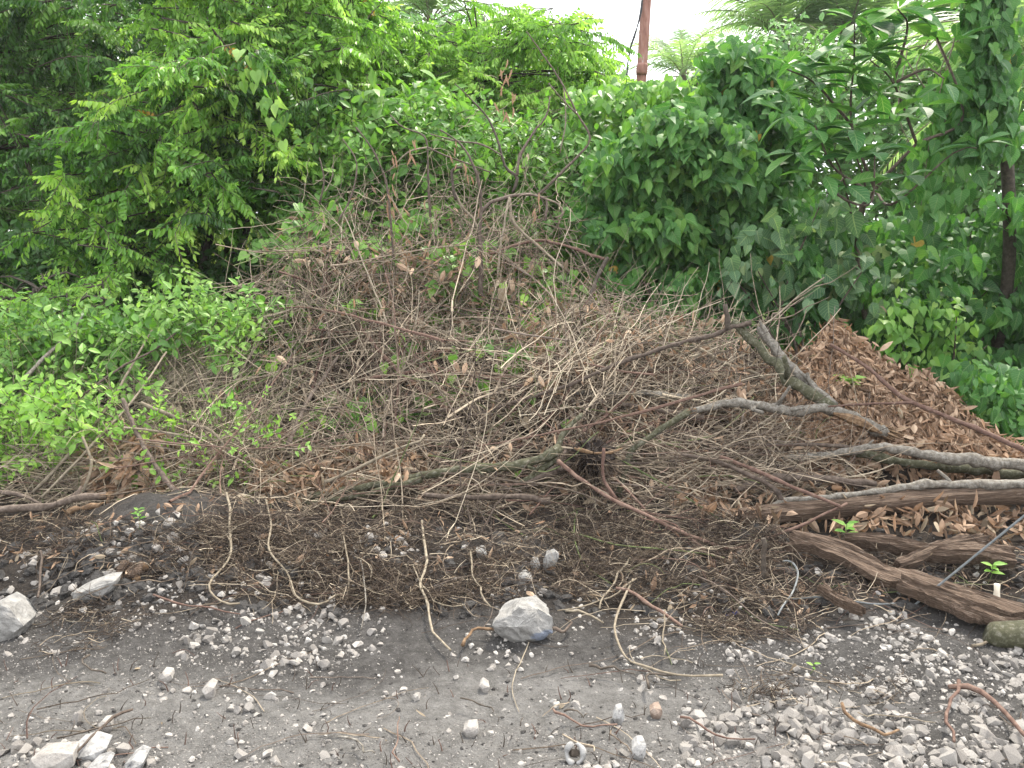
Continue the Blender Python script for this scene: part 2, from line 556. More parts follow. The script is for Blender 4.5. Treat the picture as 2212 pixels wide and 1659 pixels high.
WM = dict(
    grey=wood_mat('bark_grey', [(0.25, (0.045, 0.040, 0.034)), (0.5, (0.125, 0.11, 0.092)), (0.75, (0.25, 0.23, 0.20))], 45, bump=0.6, lichen=0.7),
    moss=wood_mat('bark_mossy', [(0.25, (0.026, 0.027, 0.015)), (0.55, (0.062, 0.060, 0.034)), (0.8, (0.15, 0.138, 0.095))], 24, bump=0.5, lichen=0.35),
    brown=wood_mat('bark_brown', [(0.25, (0.033, 0.024, 0.019)), (0.5, (0.085, 0.064, 0.051)), (0.8, (0.18, 0.145, 0.12))], 40, bump=0.4, tint=0.5),
    red=wood_mat('bark_red', [(0.2, (0.050, 0.027, 0.021)), (0.5, (0.105, 0.062, 0.048)), (0.8, (0.20, 0.14, 0.11))], 40, bump=0.2, tint=0.5),
    tan=wood_mat('stem_tan', [(0.2, (0.085, 0.067, 0.049)), (0.5, (0.18, 0.150, 0.110)), (0.8, (0.31, 0.265, 0.20))], 40, bump=0.2, tint=0.5),
    twig=wood_mat('twig_drab', [(0.1, (0.030, 0.022, 0.017)), (0.38, (0.115, 0.087, 0.064)), (0.62, (0.275, 0.222, 0.163)), (1.0, (0.45, 0.38, 0.285))], 30, bump=0.0, tint=0.9),
    green=wood_mat('stem_green', [(0.2, (0.05, 0.07, 0.025)), (0.5, (0.09, 0.115, 0.042)), (0.8, (0.16, 0.18, 0.08))], 30, bump=0.0, tint=0.4),
    dark=wood_mat('bark_dark', [(0.25, (0.022, 0.018, 0.014)), (0.5, (0.06, 0.048, 0.038)), (0.8, (0.13, 0.105, 0.085))], 30, bump=0.4),
    torn=wood_mat('torn_wood', [(0.3, (0.05, 0.030, 0.018)), (0.5, (0.13, 0.080, 0.045)), (0.75, (0.25, 0.17, 0.105))], 40, (1, 1, 1), bump=0.5),
    rot=wood_mat('rotten_plank', [(0.25, (0.026, 0.017, 0.012)), (0.45, (0.082, 0.055, 0.039)), (0.58, (0.145, 0.100, 0.072)), (0.74, (0.27, 0.225, 0.185))], 7, (1.5, 26, 26), bump=1.0, dist=0.02),
    root=wood_mat('root_fibre', [(0.15, (0.016, 0.011, 0.009)), (0.5, (0.044, 0.031, 0.023)), (0.85, (0.125, 0.093, 0.066))], 30, bump=0.0, tint=0.8),
    rust=wood_mat('rusty_steel', [(0.3, (0.14, 0.066, 0.050)), (0.5, (0.25, 0.125, 0.098)), (0.62, (0.30, 0.18, 0.15)), (0.70, (0.42, 0.37, 0.35))], 14, (1, 1, .25), bump=0.2, rough=0.7),
    cable=wood_mat('black_cable', [(0.3, (0.012, 0.012, 0.014)), (0.7, (0.03, 0.03, 0.033))], 20, bump=0.0, rough=0.5),
    wire=wood_mat('grey_wire', [(0.3, (0.08, 0.088, 0.09)), (0.7, (0.17, 0.182, 0.188))], 40, bump=0.0, rough=0.45),
    white=wood_mat('bleached_wood', [(0.3, (0.42, 0.36, 0.28)), (0.7, (0.66, 0.60, 0.50))], 20, bump=0.2),
    blue=wood_mat('blue_plastic', [(0.3, (0.02, 0.03, 0.16)), (0.7, (0.04, 0.06, 0.28))], 20, bump=0.0, rough=0.4),
)


def stone_mat(name, stops, scale=14, bump=0.6, tint=0.35, patch=False):
    m, n, out = new_mat(name)
    tc = n.nodes.new('ShaderNodeTexCoord')
    oi = n.nodes.new('ShaderNodeObjectInfo')
    va = n.nodes.new('ShaderNodeVectorMath'); va.operation = 'ADD'
    n.links.new(tc.outputs['Object'], va.inputs[0]); n.links.new(oi.outputs['Random'], va.inputs[1])
    nz = n.nodes.new('ShaderNodeTexNoise'); nz.inputs['Scale'].default_value = scale
    nz.inputs['Detail'].default_value = 8; nz.inputs['Roughness'].default_value = 0.7
    n.links.new(va.outputs[0], nz.inputs['Vector'])
    a = n.nodes.new('ShaderNodeAttribute'); a.attribute_name = 'tint'
    sb = n.nodes.new('ShaderNodeMath'); sb.operation = 'SUBTRACT'; sb.inputs[1].default_value = 0.5
    ma = n.nodes.new('ShaderNodeMath'); ma.operation = 'MULTIPLY_ADD'; ma.inputs[1].default_value = tint
    n.links.new(a.outputs['Fac'], sb.inputs[0]); n.links.new(sb.outputs[0], ma.inputs[0]); n.links.new(nz.outputs['Fac'], ma.inputs[2])
    r = add_ramp(n, stops)
    n.links.new(ma.outputs[0], r.inputs[0])
    col = r.outputs[0]
    if patch:
        u = n.nodes.new('ShaderNodeAttribute'); u.attribute_name = 'leafuv'
        sx = n.nodes.new('ShaderNodeSeparateXYZ'); n.links.new(u.outputs['Vector'], sx.inputs[0])
        mc = n.nodes.new('ShaderNodeMix'); mc.data_type = 'RGBA'
        n.links.new(sx.outputs['X'], mc.inputs[0]); n.links.new(col, mc.inputs[6])
        mc.inputs[7].default_value = (0.17, 0.19, 0.235, 1)
        col = mc.outputs[2]
    p = n.nodes.new('ShaderNodeBsdfPrincipled')
    p.inputs['Roughness'].default_value = 0.9
    p.inputs['Specular IOR Level'].default_value = 0.2
    n.links.new(col, p.inputs['Base Color'])
    b = n.nodes.new('ShaderNodeBump'); b.inputs['Strength'].default_value = bump; b.inputs['Distance'].default_value = 0.018
    n.links.new(nz.outputs['Fac'], b.inputs['Height']); n.links.new(b.outputs[0], p.inputs['Normal'])
    n.links.new(p.outputs[0], out.inputs[0])
    return m


SM_ = dict(
    lime=stone_mat('limestone', [(0.2, (0.095, 0.088, 0.083)), (0.40, (0.20, 0.184, 0.170)), (0.6, (0.305, 0.284, 0.263)), (0.85, (0.46, 0.44, 0.415))], 30),
    rock=stone_mat('grey_boulder', [(0.25, (0.10, 0.096, 0.091)), (0.45, (0.205, 0.198, 0.188)), (0.6, (0.275, 0.266, 0.253)), (0.8, (0.39, 0.38, 0.365))], 20, 1.0, 0.2, True),
    pink=stone_mat('pinkish_stone', [(0.3, (0.14, 0.10, 0.08)), (0.6, (0.24, 0.185, 0.15)), (0.8, (0.32, 0.27, 0.23))], 30),
    white=stone_mat('white_stone', [(0.3, (0.05, 0.05, 0.055)), (0.45, (0.22, 0.215, 0.21)), (0.7, (0.38, 0.372, 0.365))], 30),
)

# ground material
gm, n, out = new_mat('soil')
tc = n.nodes.new('ShaderNodeTexCoord')
att = n.nodes.new('ShaderNodeAttribute'); att.attribute_name = 'zones'
sx = n.nodes.new('ShaderNodeSeparateXYZ'); n.links.new(att.outputs['Vector'], sx.inputs[0])


def nzt(scale, detail=6, rough=0.6):
    z = n.nodes.new('ShaderNodeTexNoise')
    z.inputs['Scale'].default_value = scale; z.inputs['Detail'].default_value = detail; z.inputs['Roughness'].default_value = rough
    n.links.new(tc.outputs['Object'], z.inputs['Vector'])
    return z


def mixc(f, a, b):
    k = n.nodes.new('ShaderNodeMix'); k.data_type = 'RGBA'
    n.links.new(f, k.inputs[0]); n.links.new(a, k.inputs[6]); n.links.new(b, k.inputs[7])
    return k.outputs[2]


nA, nB, nC = nzt(16, 12, 0.82), nzt(110, 4, 0.7), nzt(2.2, 5)
soil = add_ramp(n, [(0.32, (0.030, 0.0275, 0.0265)), (0.5, (0.070, 0.066, 0.0635)), (0.7, (0.13, 0.123, 0.119))])
n.links.new(nA.outputs['Fac'], soil.inputs[0])
dust = add_ramp(n, [(0.32, (0.082, 0.078, 0.074)), (0.5, (0.165, 0.158, 0.151)), (0.7, (0.26, 0.25, 0.24))])
n.links.new(nA.outputs['Fac'], dust.inputs[0])
lit = add_ramp(n, [(0.3, (0.012, 0.010, 0.009)), (0.5, (0.032, 0.026, 0.022)), (0.75, (0.075, 0.058, 0.045))])  # dark litter, deepened to put shadow into the gaps of the brush heap
n.links.new(nB.outputs['Fac'], lit.inputs[0])
grs = add_ramp(n, [(0.3, (0.05, 0.09, 0.02)), (0.6, (0.13, 0.19, 0.045))])
n.links.new(nC.outputs['Fac'], grs.inputs[0])
# dust where its zone and noise agree
md = n.nodes.new('ShaderNodeMath'); md.operation = 'ADD'
n.links.new(sx.outputs['X'], md.inputs[0]); n.links.new(nC.outputs['Fac'], md.inputs[1])
dr = add_ramp(n, [(0.62, (0, 0, 0)), (1.2, (1, 1, 1))])
dm = n.nodes.new('ShaderNodeMapRange'); dm.inputs[1].default_value = 0.62; dm.inputs[2].default_value = 1.25
n.links.new(md.outputs[0], dm.inputs[0])
c1 = mixc(dm.outputs[0], soil.outputs[0], dust.outputs[0])
spk = add_ramp(n, [(0.60, (0, 0, 0)), (0.72, (1, 1, 1))])
n.links.new(nB.outputs['Fac'], spk.inputs[0])
spm = n.nodes.new('ShaderNodeMath'); spm.operation = 'MULTIPLY'; spm.inputs[1].default_value = 0.55
n.links.new(spk.outputs[0], spm.inputs[0])
pale = n.nodes.new('ShaderNodeRGB'); pale.outputs[0].default_value = (0.17, 0.164, 0.157, 1)
c1 = mixc(spm.outputs[0], c1, pale.outputs[0])
c2 = mixc(sx.outputs['Y'], c1, lit.outputs[0])
c3 = mixc(sx.outputs['Z'], c2, grs.outputs[0])
p = n.nodes.new('ShaderNodeBsdfPrincipled'); p.inputs['Roughness'].default_value = 0.95; p.inputs['Specular IOR Level'].default_value = 0.15
n.links.new(c3, p.inputs['Base Color'])
b1 = n.nodes.new('ShaderNodeBump'); b1.inputs['Strength'].default_value = 1.0; b1.inputs['Distance'].default_value = 0.03
ad = n.nodes.new('ShaderNodeMath'); ad.operation = 'MULTIPLY_ADD'; ad.inputs[1].default_value = 0.5
n.links.new(nB.outputs['Fac'], ad.inputs[0]); n.links.new(nzt(40, 6, 0.75).outputs['Fac'], ad.inputs[2])
n.links.new(ad.outputs[0], b1.inputs['Height']); n.links.new(b1.outputs[0], p.inputs['Normal'])
n.links.new(p.outputs[0], out.inputs[0])

# ------------------------------------------------------------------ the ground
xs = np.unique(np.r_[-np.geomspace(4.2, 300, 40)[::-1], np.linspace(-4.2, 4.2, 380), np.geomspace(4.2, 300, 40)])
ys = np.unique(np.r_[-np.geomspace(1, 40, 12)[::-1], np.linspace(-1, 1.8, 40), np.linspace(1.8, 5.4, 190), np.linspace(5.4, 9, 90), np.geomspace(9, 400, 60)])
gx, gy = np.meshgrid(xs, ys)
gz = G(gx, gy)
nx, ny = len(xs), len(ys)
i = (np.arange(ny - 1)[:, None] * nx + np.arange(nx - 1)[None]).ravel()
quads = np.stack([i, i + 1, i + nx + 1, i + nx], -1)
mb = MB()
ppx, ppy = proj(np.stack([gx, gy, gz], -1))
wob = 60 * vnoise(gx * 1.3, gy * 1.3, 31)
dustz = sstep(1400, 1560, ppy + wob * 1.5) * (1 - 0.75 * sstep(1750, 1900, ppx + wob))
dustz = np.where(gy < 2.4, 0.7, dustz) + 0.5 * np.exp(-((ppx - 1180) / 330) ** 2 - ((ppy - 1480) / 60) ** 2)
litz = sstep(3.35, 3.75, gy + 0.35 * vnoise(gx * 1.7, gy * 1.7, 33)) * (1 - sstep(7.5, 9.5, gy))
litz = litz * (1 - 0.8 * np.exp(-((gx + 1.9) / 0.5) ** 2 - ((gy - 4.2) / 0.5) ** 2))
litz = litz * (1 - 0.6 * np.exp(-((gx - 0.2) / 0.35) ** 2 - ((gy - 4.3) / 0.5) ** 2))
grz = sstep(8.0, 10.0, gy)
mb.raw(np.stack([gx, gy, gz], -1).reshape(-1, 3), quads, np.zeros(len(quads), int), np.zeros((nx * ny, 2)), np.full(nx * ny, .5))
go = mb.build('ground', [gm], smooth=True)
za = go.data.attributes.new('zones', 'FLOAT_VECTOR', 'POINT')
za.data.foreach_set('vector', np.stack([dustz, litz, grz], -1).astype(np.float32).ravel())
tag(go, kind='structure')

# ------------------------------------------------------------------ leaf shapes
T_small = templ([(0, 0, 0), (-.20, .28, .06), (-.17, .66, .02), (0, 1, -.10), (.17, .66, .02), (.20, .28, .06)],
                [(0, 3, 2, 1), (0, 5, 4, 3)], None, [(0, 0), (.3, -1), (.7, -1), (1, 0), (.7, 1), (.3, 1)])
T_ovate = leaf([(0, 0), (.18, .17), (.5, .24), (.78, .13), (1, 0)], 0.25, 0.22)
T_heart = leaf([(-.14, .2), (.06, .40), (.32, .42), (.66, .22), (1, 0)], 0.2, 0.22, base=0.0)
T_heart_cup = leaf([(-.14, .2), (.06, .38), (.32, .40), (.66, .20), (1, 0)], 0.45, 0.38, base=0.0)
T_round = leaf([(-.2, .2), (-.03, .40), (.22, .47), (.5, .38), (.78, .18), (1, 0)], 0.12, 0.25, curl=0.25, base=-0.05)
T_big = leaf([(0, 0.02), (.15, .10), (.35, .19), (.58, .23), (.78, .17), (.92, .07), (1, 0)], 0.35, 0.18)
T_big2 = leaf([(0, 0.02), (.15, .11), (.35, .20), (.58, .22), (.78, .15), (.92, .06), (1, 0)], 0.30, 0.38)
T_dry = leaf([(0, 0), (.25, .075), (.55, .09), (.82, .05), (1, 0)], 1.3, 0.35)
T_dry2 = leaf([(0, 0), (.22, .09), (.5, .11), (.8, .06), (1, 0)], 0.9, -0.5)
T_dry3 = leaf([(0, 0), (.2, .16), (.45, .22), (.75, .15), (1, 0)], -0.6, 0.55)
T_dryheart = leaf([(-.12, .2), (.06, .34), (.32, .34), (.66, .18), (1, 0)], 0.8, 0.5)


def spray(nn, sp, ll, droop, jit):
    parts = []
    y = np.linspace(0, nn * sp, 5)
    pth = np.stack([0 * y, y, -droop * y * y], -1)[None]
    m = MB()
    m.tubes(pth, np.linspace(.004, .0015, 5)[None], 3)
    parts.append(dict(V=m.V[0], P=m.P[0], M=np.ones(len(m.P[0]), int), U=m.U[0], J=np.zeros(len(m.V[0]))))
    for k in range(nn):
        yy = (k + 0.8) * sp
        for sgn in (-1, 1):
            l = ll * (0.75 + 0.35 * math.sin(math.pi * min(1, (k + 1.5) / nn))) * random.uniform(.85, 1.15)
            d = np.array([sgn * random.uniform(.3, .7), random.uniform(.05, .5), random.uniform(-1.1, -.45)])
            nrm = np.array([sgn * random.uniform(.2, 1.0), random.uniform(-.6, .8), random.uniform(.3, 1.0)])
            rot = basis(d[None], nrm[None], l)[0]
            parts.append(xf(T_small, rot, (0, yy + sgn * sp * .25, -droop * yy * yy), random.uniform(-jit, jit) + 0.10 * (k / nn - .4)))
    rot = basis(np.array([[0, 1, -.5]]), np.array([[0, .4, 1]]), ll)[0]
    parts.append(xf(T_small, rot, (0, nn * sp, -droop * (nn * sp) ** 2), 0.1))
    return merge(parts)


SPRAYS = [spray(random.choice((5, 6, 7, 8)), random.uniform(.044, .058), random.uniform(.085, .112), random.uniform(.4, 1.2), .14) for _ in range(9)]


def shoot(T, nn, sp, ll, jit=.12, rise=-0.2):
    """short leafy stem with alternate broad leaves"""
    parts = []
    y = np.linspace(0, nn * sp, 5)
    m = MB()
    m.tubes(np.stack([.02 * np.sin(y * 20), y, 0 * y], -1)[None], np.linspace(.004, .002, 5)[None], 3)
    parts.append(dict(V=m.V[0], P=m.P[0], M=np.ones(len(m.P[0]), int), U=m.U[0], J=np.zeros(len(m.V[0]))))
    for k in range(nn):
        a = k * 2.4 + random.uniform(-.4, .4)
        d = np.array([math.cos(a), .55, math.sin(a) * .8 + rise])
        rot = basis(d[None], np.array([[0, .8, .8]]), ll * random.uniform(.7, 1.2))[0]
        parts.append(xf(T, rot, (0, (k + .6) * sp, 0), random.uniform(-jit, jit)))
    return merge(parts)


SHOOTS = [shoot(T_ovate, random.choice((6, 7, 8, 9)), .045, .09) for _ in range(5)]

TINTS = np.linspace(0.1, 0.92, 8)


def variants(templs, mats, name, tints=TINTS):
    out = []
    for t in templs:
        for ti in tints:
            m = MB()
            m.inst(t, np.eye(3)[None], np.zeros((1, 3)), np.array([ti]))
            out.append(m.mesh(name, mats))
    return out


def foliage(root, templs, mats, rot, loc, tint, part, n_parts=220, stuff='foliage', vis_bias=None, only_front=True):
    """the nearest pieces in the frame become parts of their own, the rest one mass"""
    px, py = proj(loc)
    d = np.linalg.norm(loc - np.array([0, 0, EYE]), axis=1)
    if vis_bias is not None:
        d = d + vis_bias
    inside = (px > 0) & (px < 2212) & (py > 0) & (py < 1659)
    d = np.where(inside, d, 1e6)
    order = np.argsort(d)
    parts = order[:n_parts]
    parts = parts[d[parts] < 1e5]
    rest = np.setdiff1d(np.arange(len(loc)), parts)
    ti = rng.integers(0, len(templs), len(loc))
    mset = variants(templs, mats, part)
    nt_ = len(TINTS)
    vi = np.argmin(np.abs(tint[:, None] - TINTS[None]), axis=1)
    for k in parts:
        put(part, mset[ti[k] * nt_ + vi[k]], rot[k], loc[k], root)
    if len(rest):
        m = MB()
        for j, t in enumerate(templs):
            s = rest[ti[rest] == j]
            m.inst(t, rot[s], loc[s], tint[s])
        o = m.build(stuff, mats, root)
        o['kind'] = 'stuff'
    return root


def rtint(n, mu=.5, sd=.2, odd=0.006):
    t = np.clip(rng.normal(mu, sd, n), 0, .95)
    t[rng.random(n) < odd] = 1.0
    return t


def spray_boughs(poly, Yr, n, L=(.6, 1.1), ns=17, sc=(.6, .9), az_bias=-1.57, az_sd=1.3, bulge=0.5, seed=1):
    """boughs spread through a crown; returns spray places and bough lines"""
    px, py = in_poly_points(poly, n)
    Y = rng.uniform(Yr[0], Yr[1], n) + bulge * vnoise(px / 90, py / 70, seed)
    c = at(px, py, Y)
    az = rng.normal(az_bias, az_sd, n)
    d = np.stack([np.cos(az), np.sin(az), rng.uniform(-.35, .1, n)], -1)
    d = unit(d)
    ln = rng.uniform(*L, n)
    t = np.linspace(-.5, .5, 6)
    path = c[:, None] + d[:, None] * (t[None, :, None] * ln[:, None, None])
    path[:, :, 2] -= (t[None] + .5) ** 2 * 0.18 * ln[:, None]
    side = unit(np.cross(d, [0, 0, 1]))
    locs, axs, nrm, tin = [], [], [], []
    bt = rng.normal(.52, .26, n)  # leaf tone per bough, spread widened to stand in for lit and dark clumps
    for k in range(ns):
        f = (k + rng.uniform(0, 1, n)) / ns
        i = np.clip((f * 5).astype(int), 0, 4)
        w = (f * 5 - i)[:, None]
        pos = path[np.arange(n), i] * (1 - w) + path[np.arange(n), i + 1] * w
        sg = 1 if k % 2 else -1
        sp = rng.uniform(.3, 1.0, n)[:, None] * (1 - .6 * f[:, None])
        a = d * .7 + side * sg * sp + rng.normal(0, .3, (n, 3)) + np.array([0, 0, -.1])
        locs.append(pos); axs.append(a)
        nrm.append(np.array([0, -.25, 1.0]) + rng.normal(0, .45, (n, 3)))
        tin.append(np.clip(bt + rng.normal(0, .12, n) + .12 * (f - .5), 0, .93))
    loc, ax, nr, ti = np.concatenate(locs), np.concatenate(axs), np.concatenate(nrm), np.concatenate(tin)
    ti[rng.random(len(ti)) < .004] = 1.0
    return loc, basis(ax, nr, rng.uniform(*sc, len(loc))), ti, path


def limbs(root, base, path, n_stems=4, r=.05, mat='dark', spread=.5, name='limb'):
    """trunk, stems and the limbs that carry the boughs"""
    base = np.asarray(base, float)
    c = path.mean(axis=(0, 1))
    tops = []
    for k in range(n_stems):
        j = rng.integers(0, len(path))
        tip = path[j, 0] * .7 + c * .3 + np.array([0, .2, .2])
        b = base + np.array([rng.normal(0, .12), rng.normal(0, .12), 0])
        mid = b * .5 + tip * .5 + np.array([rng.normal(0, .15), rng.normal(0, .1), .1])
        pts = spline([b, b * .75 + mid * .25 + np.array([0, 0, .1]), mid, tip], 14)
        m = MB()
        m.tubes(pts[None], (np.linspace(r, r * .35, 14) * rng.uniform(.6, 1.1))[None], 6)
        m.build('trunk' if k == 0 else 'stem', [WM[mat]], root, True)
        tops.append(pts)
    allp = np.concatenate([t[4:] for t in tops])
    m = MB()
    ps, rs = [], []
    for q in path:
        e = q[0]
        j = np.argmin(np.linalg.norm(allp - e, axis=1) + np.maximum(0, allp[:, 2] - e[2]) * 2)
        s = allp[j]
        mid = (s + e) / 2 + np.array([0, 0, .08])
        ps.append(np.concatenate([spline([s, mid, e], 5), q[1:]]))
        rs.append(np.linspace(.011, .003, 10))
    m.tubes(np.array(ps), np.array(rs), 4)
    o = m.build('branches', [WM[mat]], root, True)
    o['kind'] = 'stuff'


def spray_tree(name, label, poly, Yr, n, base, mat='spray', parts=220, stems=4, group='small-leaved trees behind the brush heap', r=.05, **kw):
    loc, rot, ti, path = spray_boughs(poly, Yr, int(n * 1.45), **kw)
    root = thing(name, base, label, 'tree', group)
    limbs(root, base, path, stems, r)
    foliage(root, SPRAYS, [LM[mat], WM['brown']], rot, loc, ti, 'leafy_twig', parts)
    return root


def gpt(px, Y, dz=0.0):
    x = (px - CX) / F * Y
    return np.array([x, Y, float(G(x, Y)) + dz])


# ------------------------------------------------------------------ trees and shrubs behind
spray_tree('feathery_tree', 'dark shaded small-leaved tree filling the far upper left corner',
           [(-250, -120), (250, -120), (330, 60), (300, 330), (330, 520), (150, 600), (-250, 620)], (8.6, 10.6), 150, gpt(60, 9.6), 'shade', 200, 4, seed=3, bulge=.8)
spray_tree('feathery_tree', 'many-stemmed small-leaved tree with drooping boughs above the green weeds at left',
           [(130, 290), (250, 230), (360, 80), (560, 60), (740, 160), (760, 400), (690, 440), (560, 430), (450, 455), (370, 520), (300, 570), (230, 590), (120, 470)], (7.4, 9.0), 120, gpt(385, 8.3), 'spray', 300, 9, r=.055, seed=5)
spray_tree('feathery_tree', 'tall light green tree leaning in from the top left, bright upper boughs',
           [(300, -150), (760, -150), (820, 40), (780, 260), (600, 250), (500, 110), (330, 60)], (8.0, 9.6), 90, gpt(520, 9.4), 'bright', 260, 4, seed=7)
spray_tree('feathery_tree', 'bright leafy tree left of centre with its top against the sky gap',
           [(640, -40), (800, -60), (850, 40), (900, 100), (900, 330), (800, 430), (640, 420), (600, 200)], (9.6, 10.8), 90, gpt(760, 10.3), 'bright', 240, 3, seed=8)
spray_tree('feathery_tree', 'bright green tree at centre with a rounded ragged top against white sky',
           [(850, 110), (960, 30), (1080, 0), (1180, 15), (1265, 40), (1275, 110), (1250, 190), (1320, 250), (1280, 380), (1000, 420), (850, 400)], (9.8, 11.2), 110, gpt(1040, 10.6), 'bright', 260, 3, seed=9)
spray_tree('feathery_tree', 'small bright bush top just left of the rusty pole',
           [(1260, 200), (1280, 140), (1310, 110), (1330, 170), (1330, 270), (1270, 300)], (9.6, 10.4), 16, gpt(1300, 10.2), 'bright', 120, 3, seed=35, L=(.3, .55))
spray_tree('feathery_tree', 'small bright bush top just right of the rusty pole',
           [(1470, 220), (1490, 180), (1540, 150), (1590, 170), (1570, 270), (1480, 280)], (9.4, 10.2), 16, gpt(1500, 10.0), 'bright', 120, 3, seed=36, L=(.3, .55))
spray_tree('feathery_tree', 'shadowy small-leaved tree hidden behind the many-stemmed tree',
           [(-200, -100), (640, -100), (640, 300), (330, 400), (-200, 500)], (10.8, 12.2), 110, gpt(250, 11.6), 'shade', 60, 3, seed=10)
spray_tree('low_bush', 'low yellowish-green bush with arching twigs at the left edge',
           [(-120, 620), (60, 620), (170, 600), (200, 650), (290, 680), (290, 720), (120, 760), (-120, 760)], (6.3, 6.9), 34, gpt(90, 6.8), 'bright', 160, 4, group='bushes along the bank', r=.015, L=(.45, .8), ns=12, sc=(.45, .7), seed=12)


def leafy_mass(name, label, cat, poly, Yr, n, base, T, mat, parts=250, sc=(.09, .13), bulge=.5, ax=(0, -.35, -.7), axsd=.5, nr=(0, -.7, .7), nrsd=.45,
               group=None, part='leaf', tmu=.5, tsd=.2, seed=1, stems=6, sr=.015, wmat='brown', front=1.0, odd=.006, bs=70., jit=20.):
    px, py = in_poly_points(poly, n)
    jj = rng.normal(0, 1, (2, n)) * jit * (rng.random(n) < .6)
    px, py = px + jj[0], py + jj[1] * .8
    u = rng.random(n) ** front
    bul = vnoise(px / bs, py / (bs * .8), seed) + .5 * vnoise(px / (bs * .45), py / (bs * .4), seed + 50)
    Y = Yr[0] + (Yr[1] - Yr[0]) * u + bulge * bul
    loc = at(px, py, Y)
    keep = loc[:, 2] > G(loc[:, 0], loc[:, 1]) - .02
    loc, bul = loc[keep], bul[keep]
    n = len(loc)
    a = np.array(ax) + rng.normal(0, axsd, (n, 3))
    r_ = np.array(nr) + rng.normal(0, nrsd, (n, 3))
    rot = basis(a, r_, sc[0] + (sc[1] * 1.12 - sc[0]) * rng.random(n) ** 1.5)
    root = thing(name, base, label, cat, group)
    if stems:
        m = MB()
        k = rng.integers(0, n, stems)
        tip = loc[k]
        b = np.asarray(base) + np.c_[rng.normal(0, .15, stems), rng.normal(0, .15, stems), np.zeros(stems)]
        mid = (b + tip) / 2 + rng.normal(0, .12, (stems, 3))
        for q in range(stems):
            o = MB()
            o.tubes(spline([b[q], mid[q], tip[q]], 12)[None], np.linspace(sr, sr * .3, 12)[None], 5)
            o.build('stem', [WM[wmat]], root, True)
    foliage(root, T, [LM[mat], WM['green']], rot, loc, rtint(n, tmu, tsd, odd) , part, parts)
    return root


# broad-leaved green behind the heap
leafy_mass('green_shrub', 'mid green shrub seen through the dead sapling behind the heap', 'shrub',
           [(700, 300), (860, 230), (1000, 260), (1180, 300), (1300, 330), (1310, 620), (1000, 640), (640, 640), (560, 560), (640, 430)], (7.6, 8.8), 2600, gpt(900, 8.2), SHOOTS, 'weed', 220,
           sc=(.8, 1.3), bulge=.7, group='shrubs behind the brush heap', part='leafy_twig', seed=14, ax=(0, -.4, .1), nr=(0, -.5, .8), tmu=.42, tsd=.17)
leafy_mass('green_shrub', 'drooping broad-leaved shrub with pale undersides below the centre tree', 'shrub',
           [(790, 190), (900, 180), (1010, 230), (1010, 330), (900, 340), (800, 300)], (8.0, 8.6), 380, gpt(900, 8.6), [T_big, T_big2], 'weed', 160,
           sc=(.16, .26), bulge=.3, group='shrubs behind the brush heap', seed=15, ax=(0, -.4, -.4), axsd=.7, tmu=.55)
# vine mound
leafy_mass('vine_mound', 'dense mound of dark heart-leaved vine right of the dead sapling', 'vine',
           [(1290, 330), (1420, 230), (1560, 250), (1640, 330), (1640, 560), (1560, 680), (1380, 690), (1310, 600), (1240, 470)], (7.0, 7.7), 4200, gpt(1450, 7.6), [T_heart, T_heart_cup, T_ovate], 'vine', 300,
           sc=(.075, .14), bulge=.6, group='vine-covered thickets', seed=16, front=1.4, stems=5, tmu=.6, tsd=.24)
leafy_mass('vine_mound', 'lighter green vine hump below the rusty pole', 'vine',
           [(1230, 200), (1320, 190), (1400, 175), (1520, 190), (1560, 260), (1500, 330), (1300, 400), (1220, 350)], (8.2, 9.2), 2400, gpt(1400, 8.9), [T_heart, T_ovate], 'weed', 240,
           sc=(.08, .14), bulge=.6, group='vine-covered thickets', seed=17, front=1.3, tmu=.5)
leafy_mass('vine_mound', 'vine-smothered bush whose dark top stands right of the pole', 'vine',
           [(1520, 130), (1570, 95), (1650, 100), (1720, 160), (1740, 330), (1720, 480), (1600, 470), (1530, 330)], (7.4, 8.2), 2400, gpt(1620, 8.0), [T_heart, T_heart_cup, T_ovate], 'vine', 260,
           sc=(.08, .15), bulge=.6, group='vine-covered thickets', seed=18, front=1.3, tmu=.5)
# right-hand undergrowth
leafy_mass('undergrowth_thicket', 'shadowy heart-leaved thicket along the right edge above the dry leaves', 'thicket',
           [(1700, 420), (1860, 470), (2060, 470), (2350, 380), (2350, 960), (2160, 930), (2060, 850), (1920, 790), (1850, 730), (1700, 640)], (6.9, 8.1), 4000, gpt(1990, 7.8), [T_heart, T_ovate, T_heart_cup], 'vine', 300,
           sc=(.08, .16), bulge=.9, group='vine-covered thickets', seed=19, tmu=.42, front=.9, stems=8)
leafy_mass('undergrowth_thicket', 'bright small-leaved climber patch above the right end of the dry leaves', 'thicket',
           [(1880, 640), (2080, 640), (2110, 740), (2150, 900), (2060, 850), (1960, 790), (1880, 740)], (6.5, 6.8), 420, gpt(2020, 6.9), [T_ovate, T_heart], 'weed', 200,
           sc=(.06, .10), bulge=.25, group='vine-covered thickets', seed=20, tmu=.55, stems=4)
leafy_mass('grey_leaf_shrub', 'shrub of big round grey-green leaves, some yellowing, above the dry leaf heap', 'shrub',
           [(1600, 480), (1720, 440), (1830, 440), (1880, 520), (1960, 600), (1990, 670), (1900, 680), (1800, 660), (1700, 660), (1580, 670), (1550, 590)], (6.45, 7.4), 290, gpt(1750, 6.9), [T_round, T_round, T_heart, T_heart_cup], 'grey', 300,
           sc=(.07, .165), bulge=.3, group='shrubs behind the brush heap', seed=21, ax=(0, -.3, -.8), axsd=.5, nr=(0, -.9, .5), nrsd=.55, tmu=.5, tsd=.3, odd=.04, stems=8)
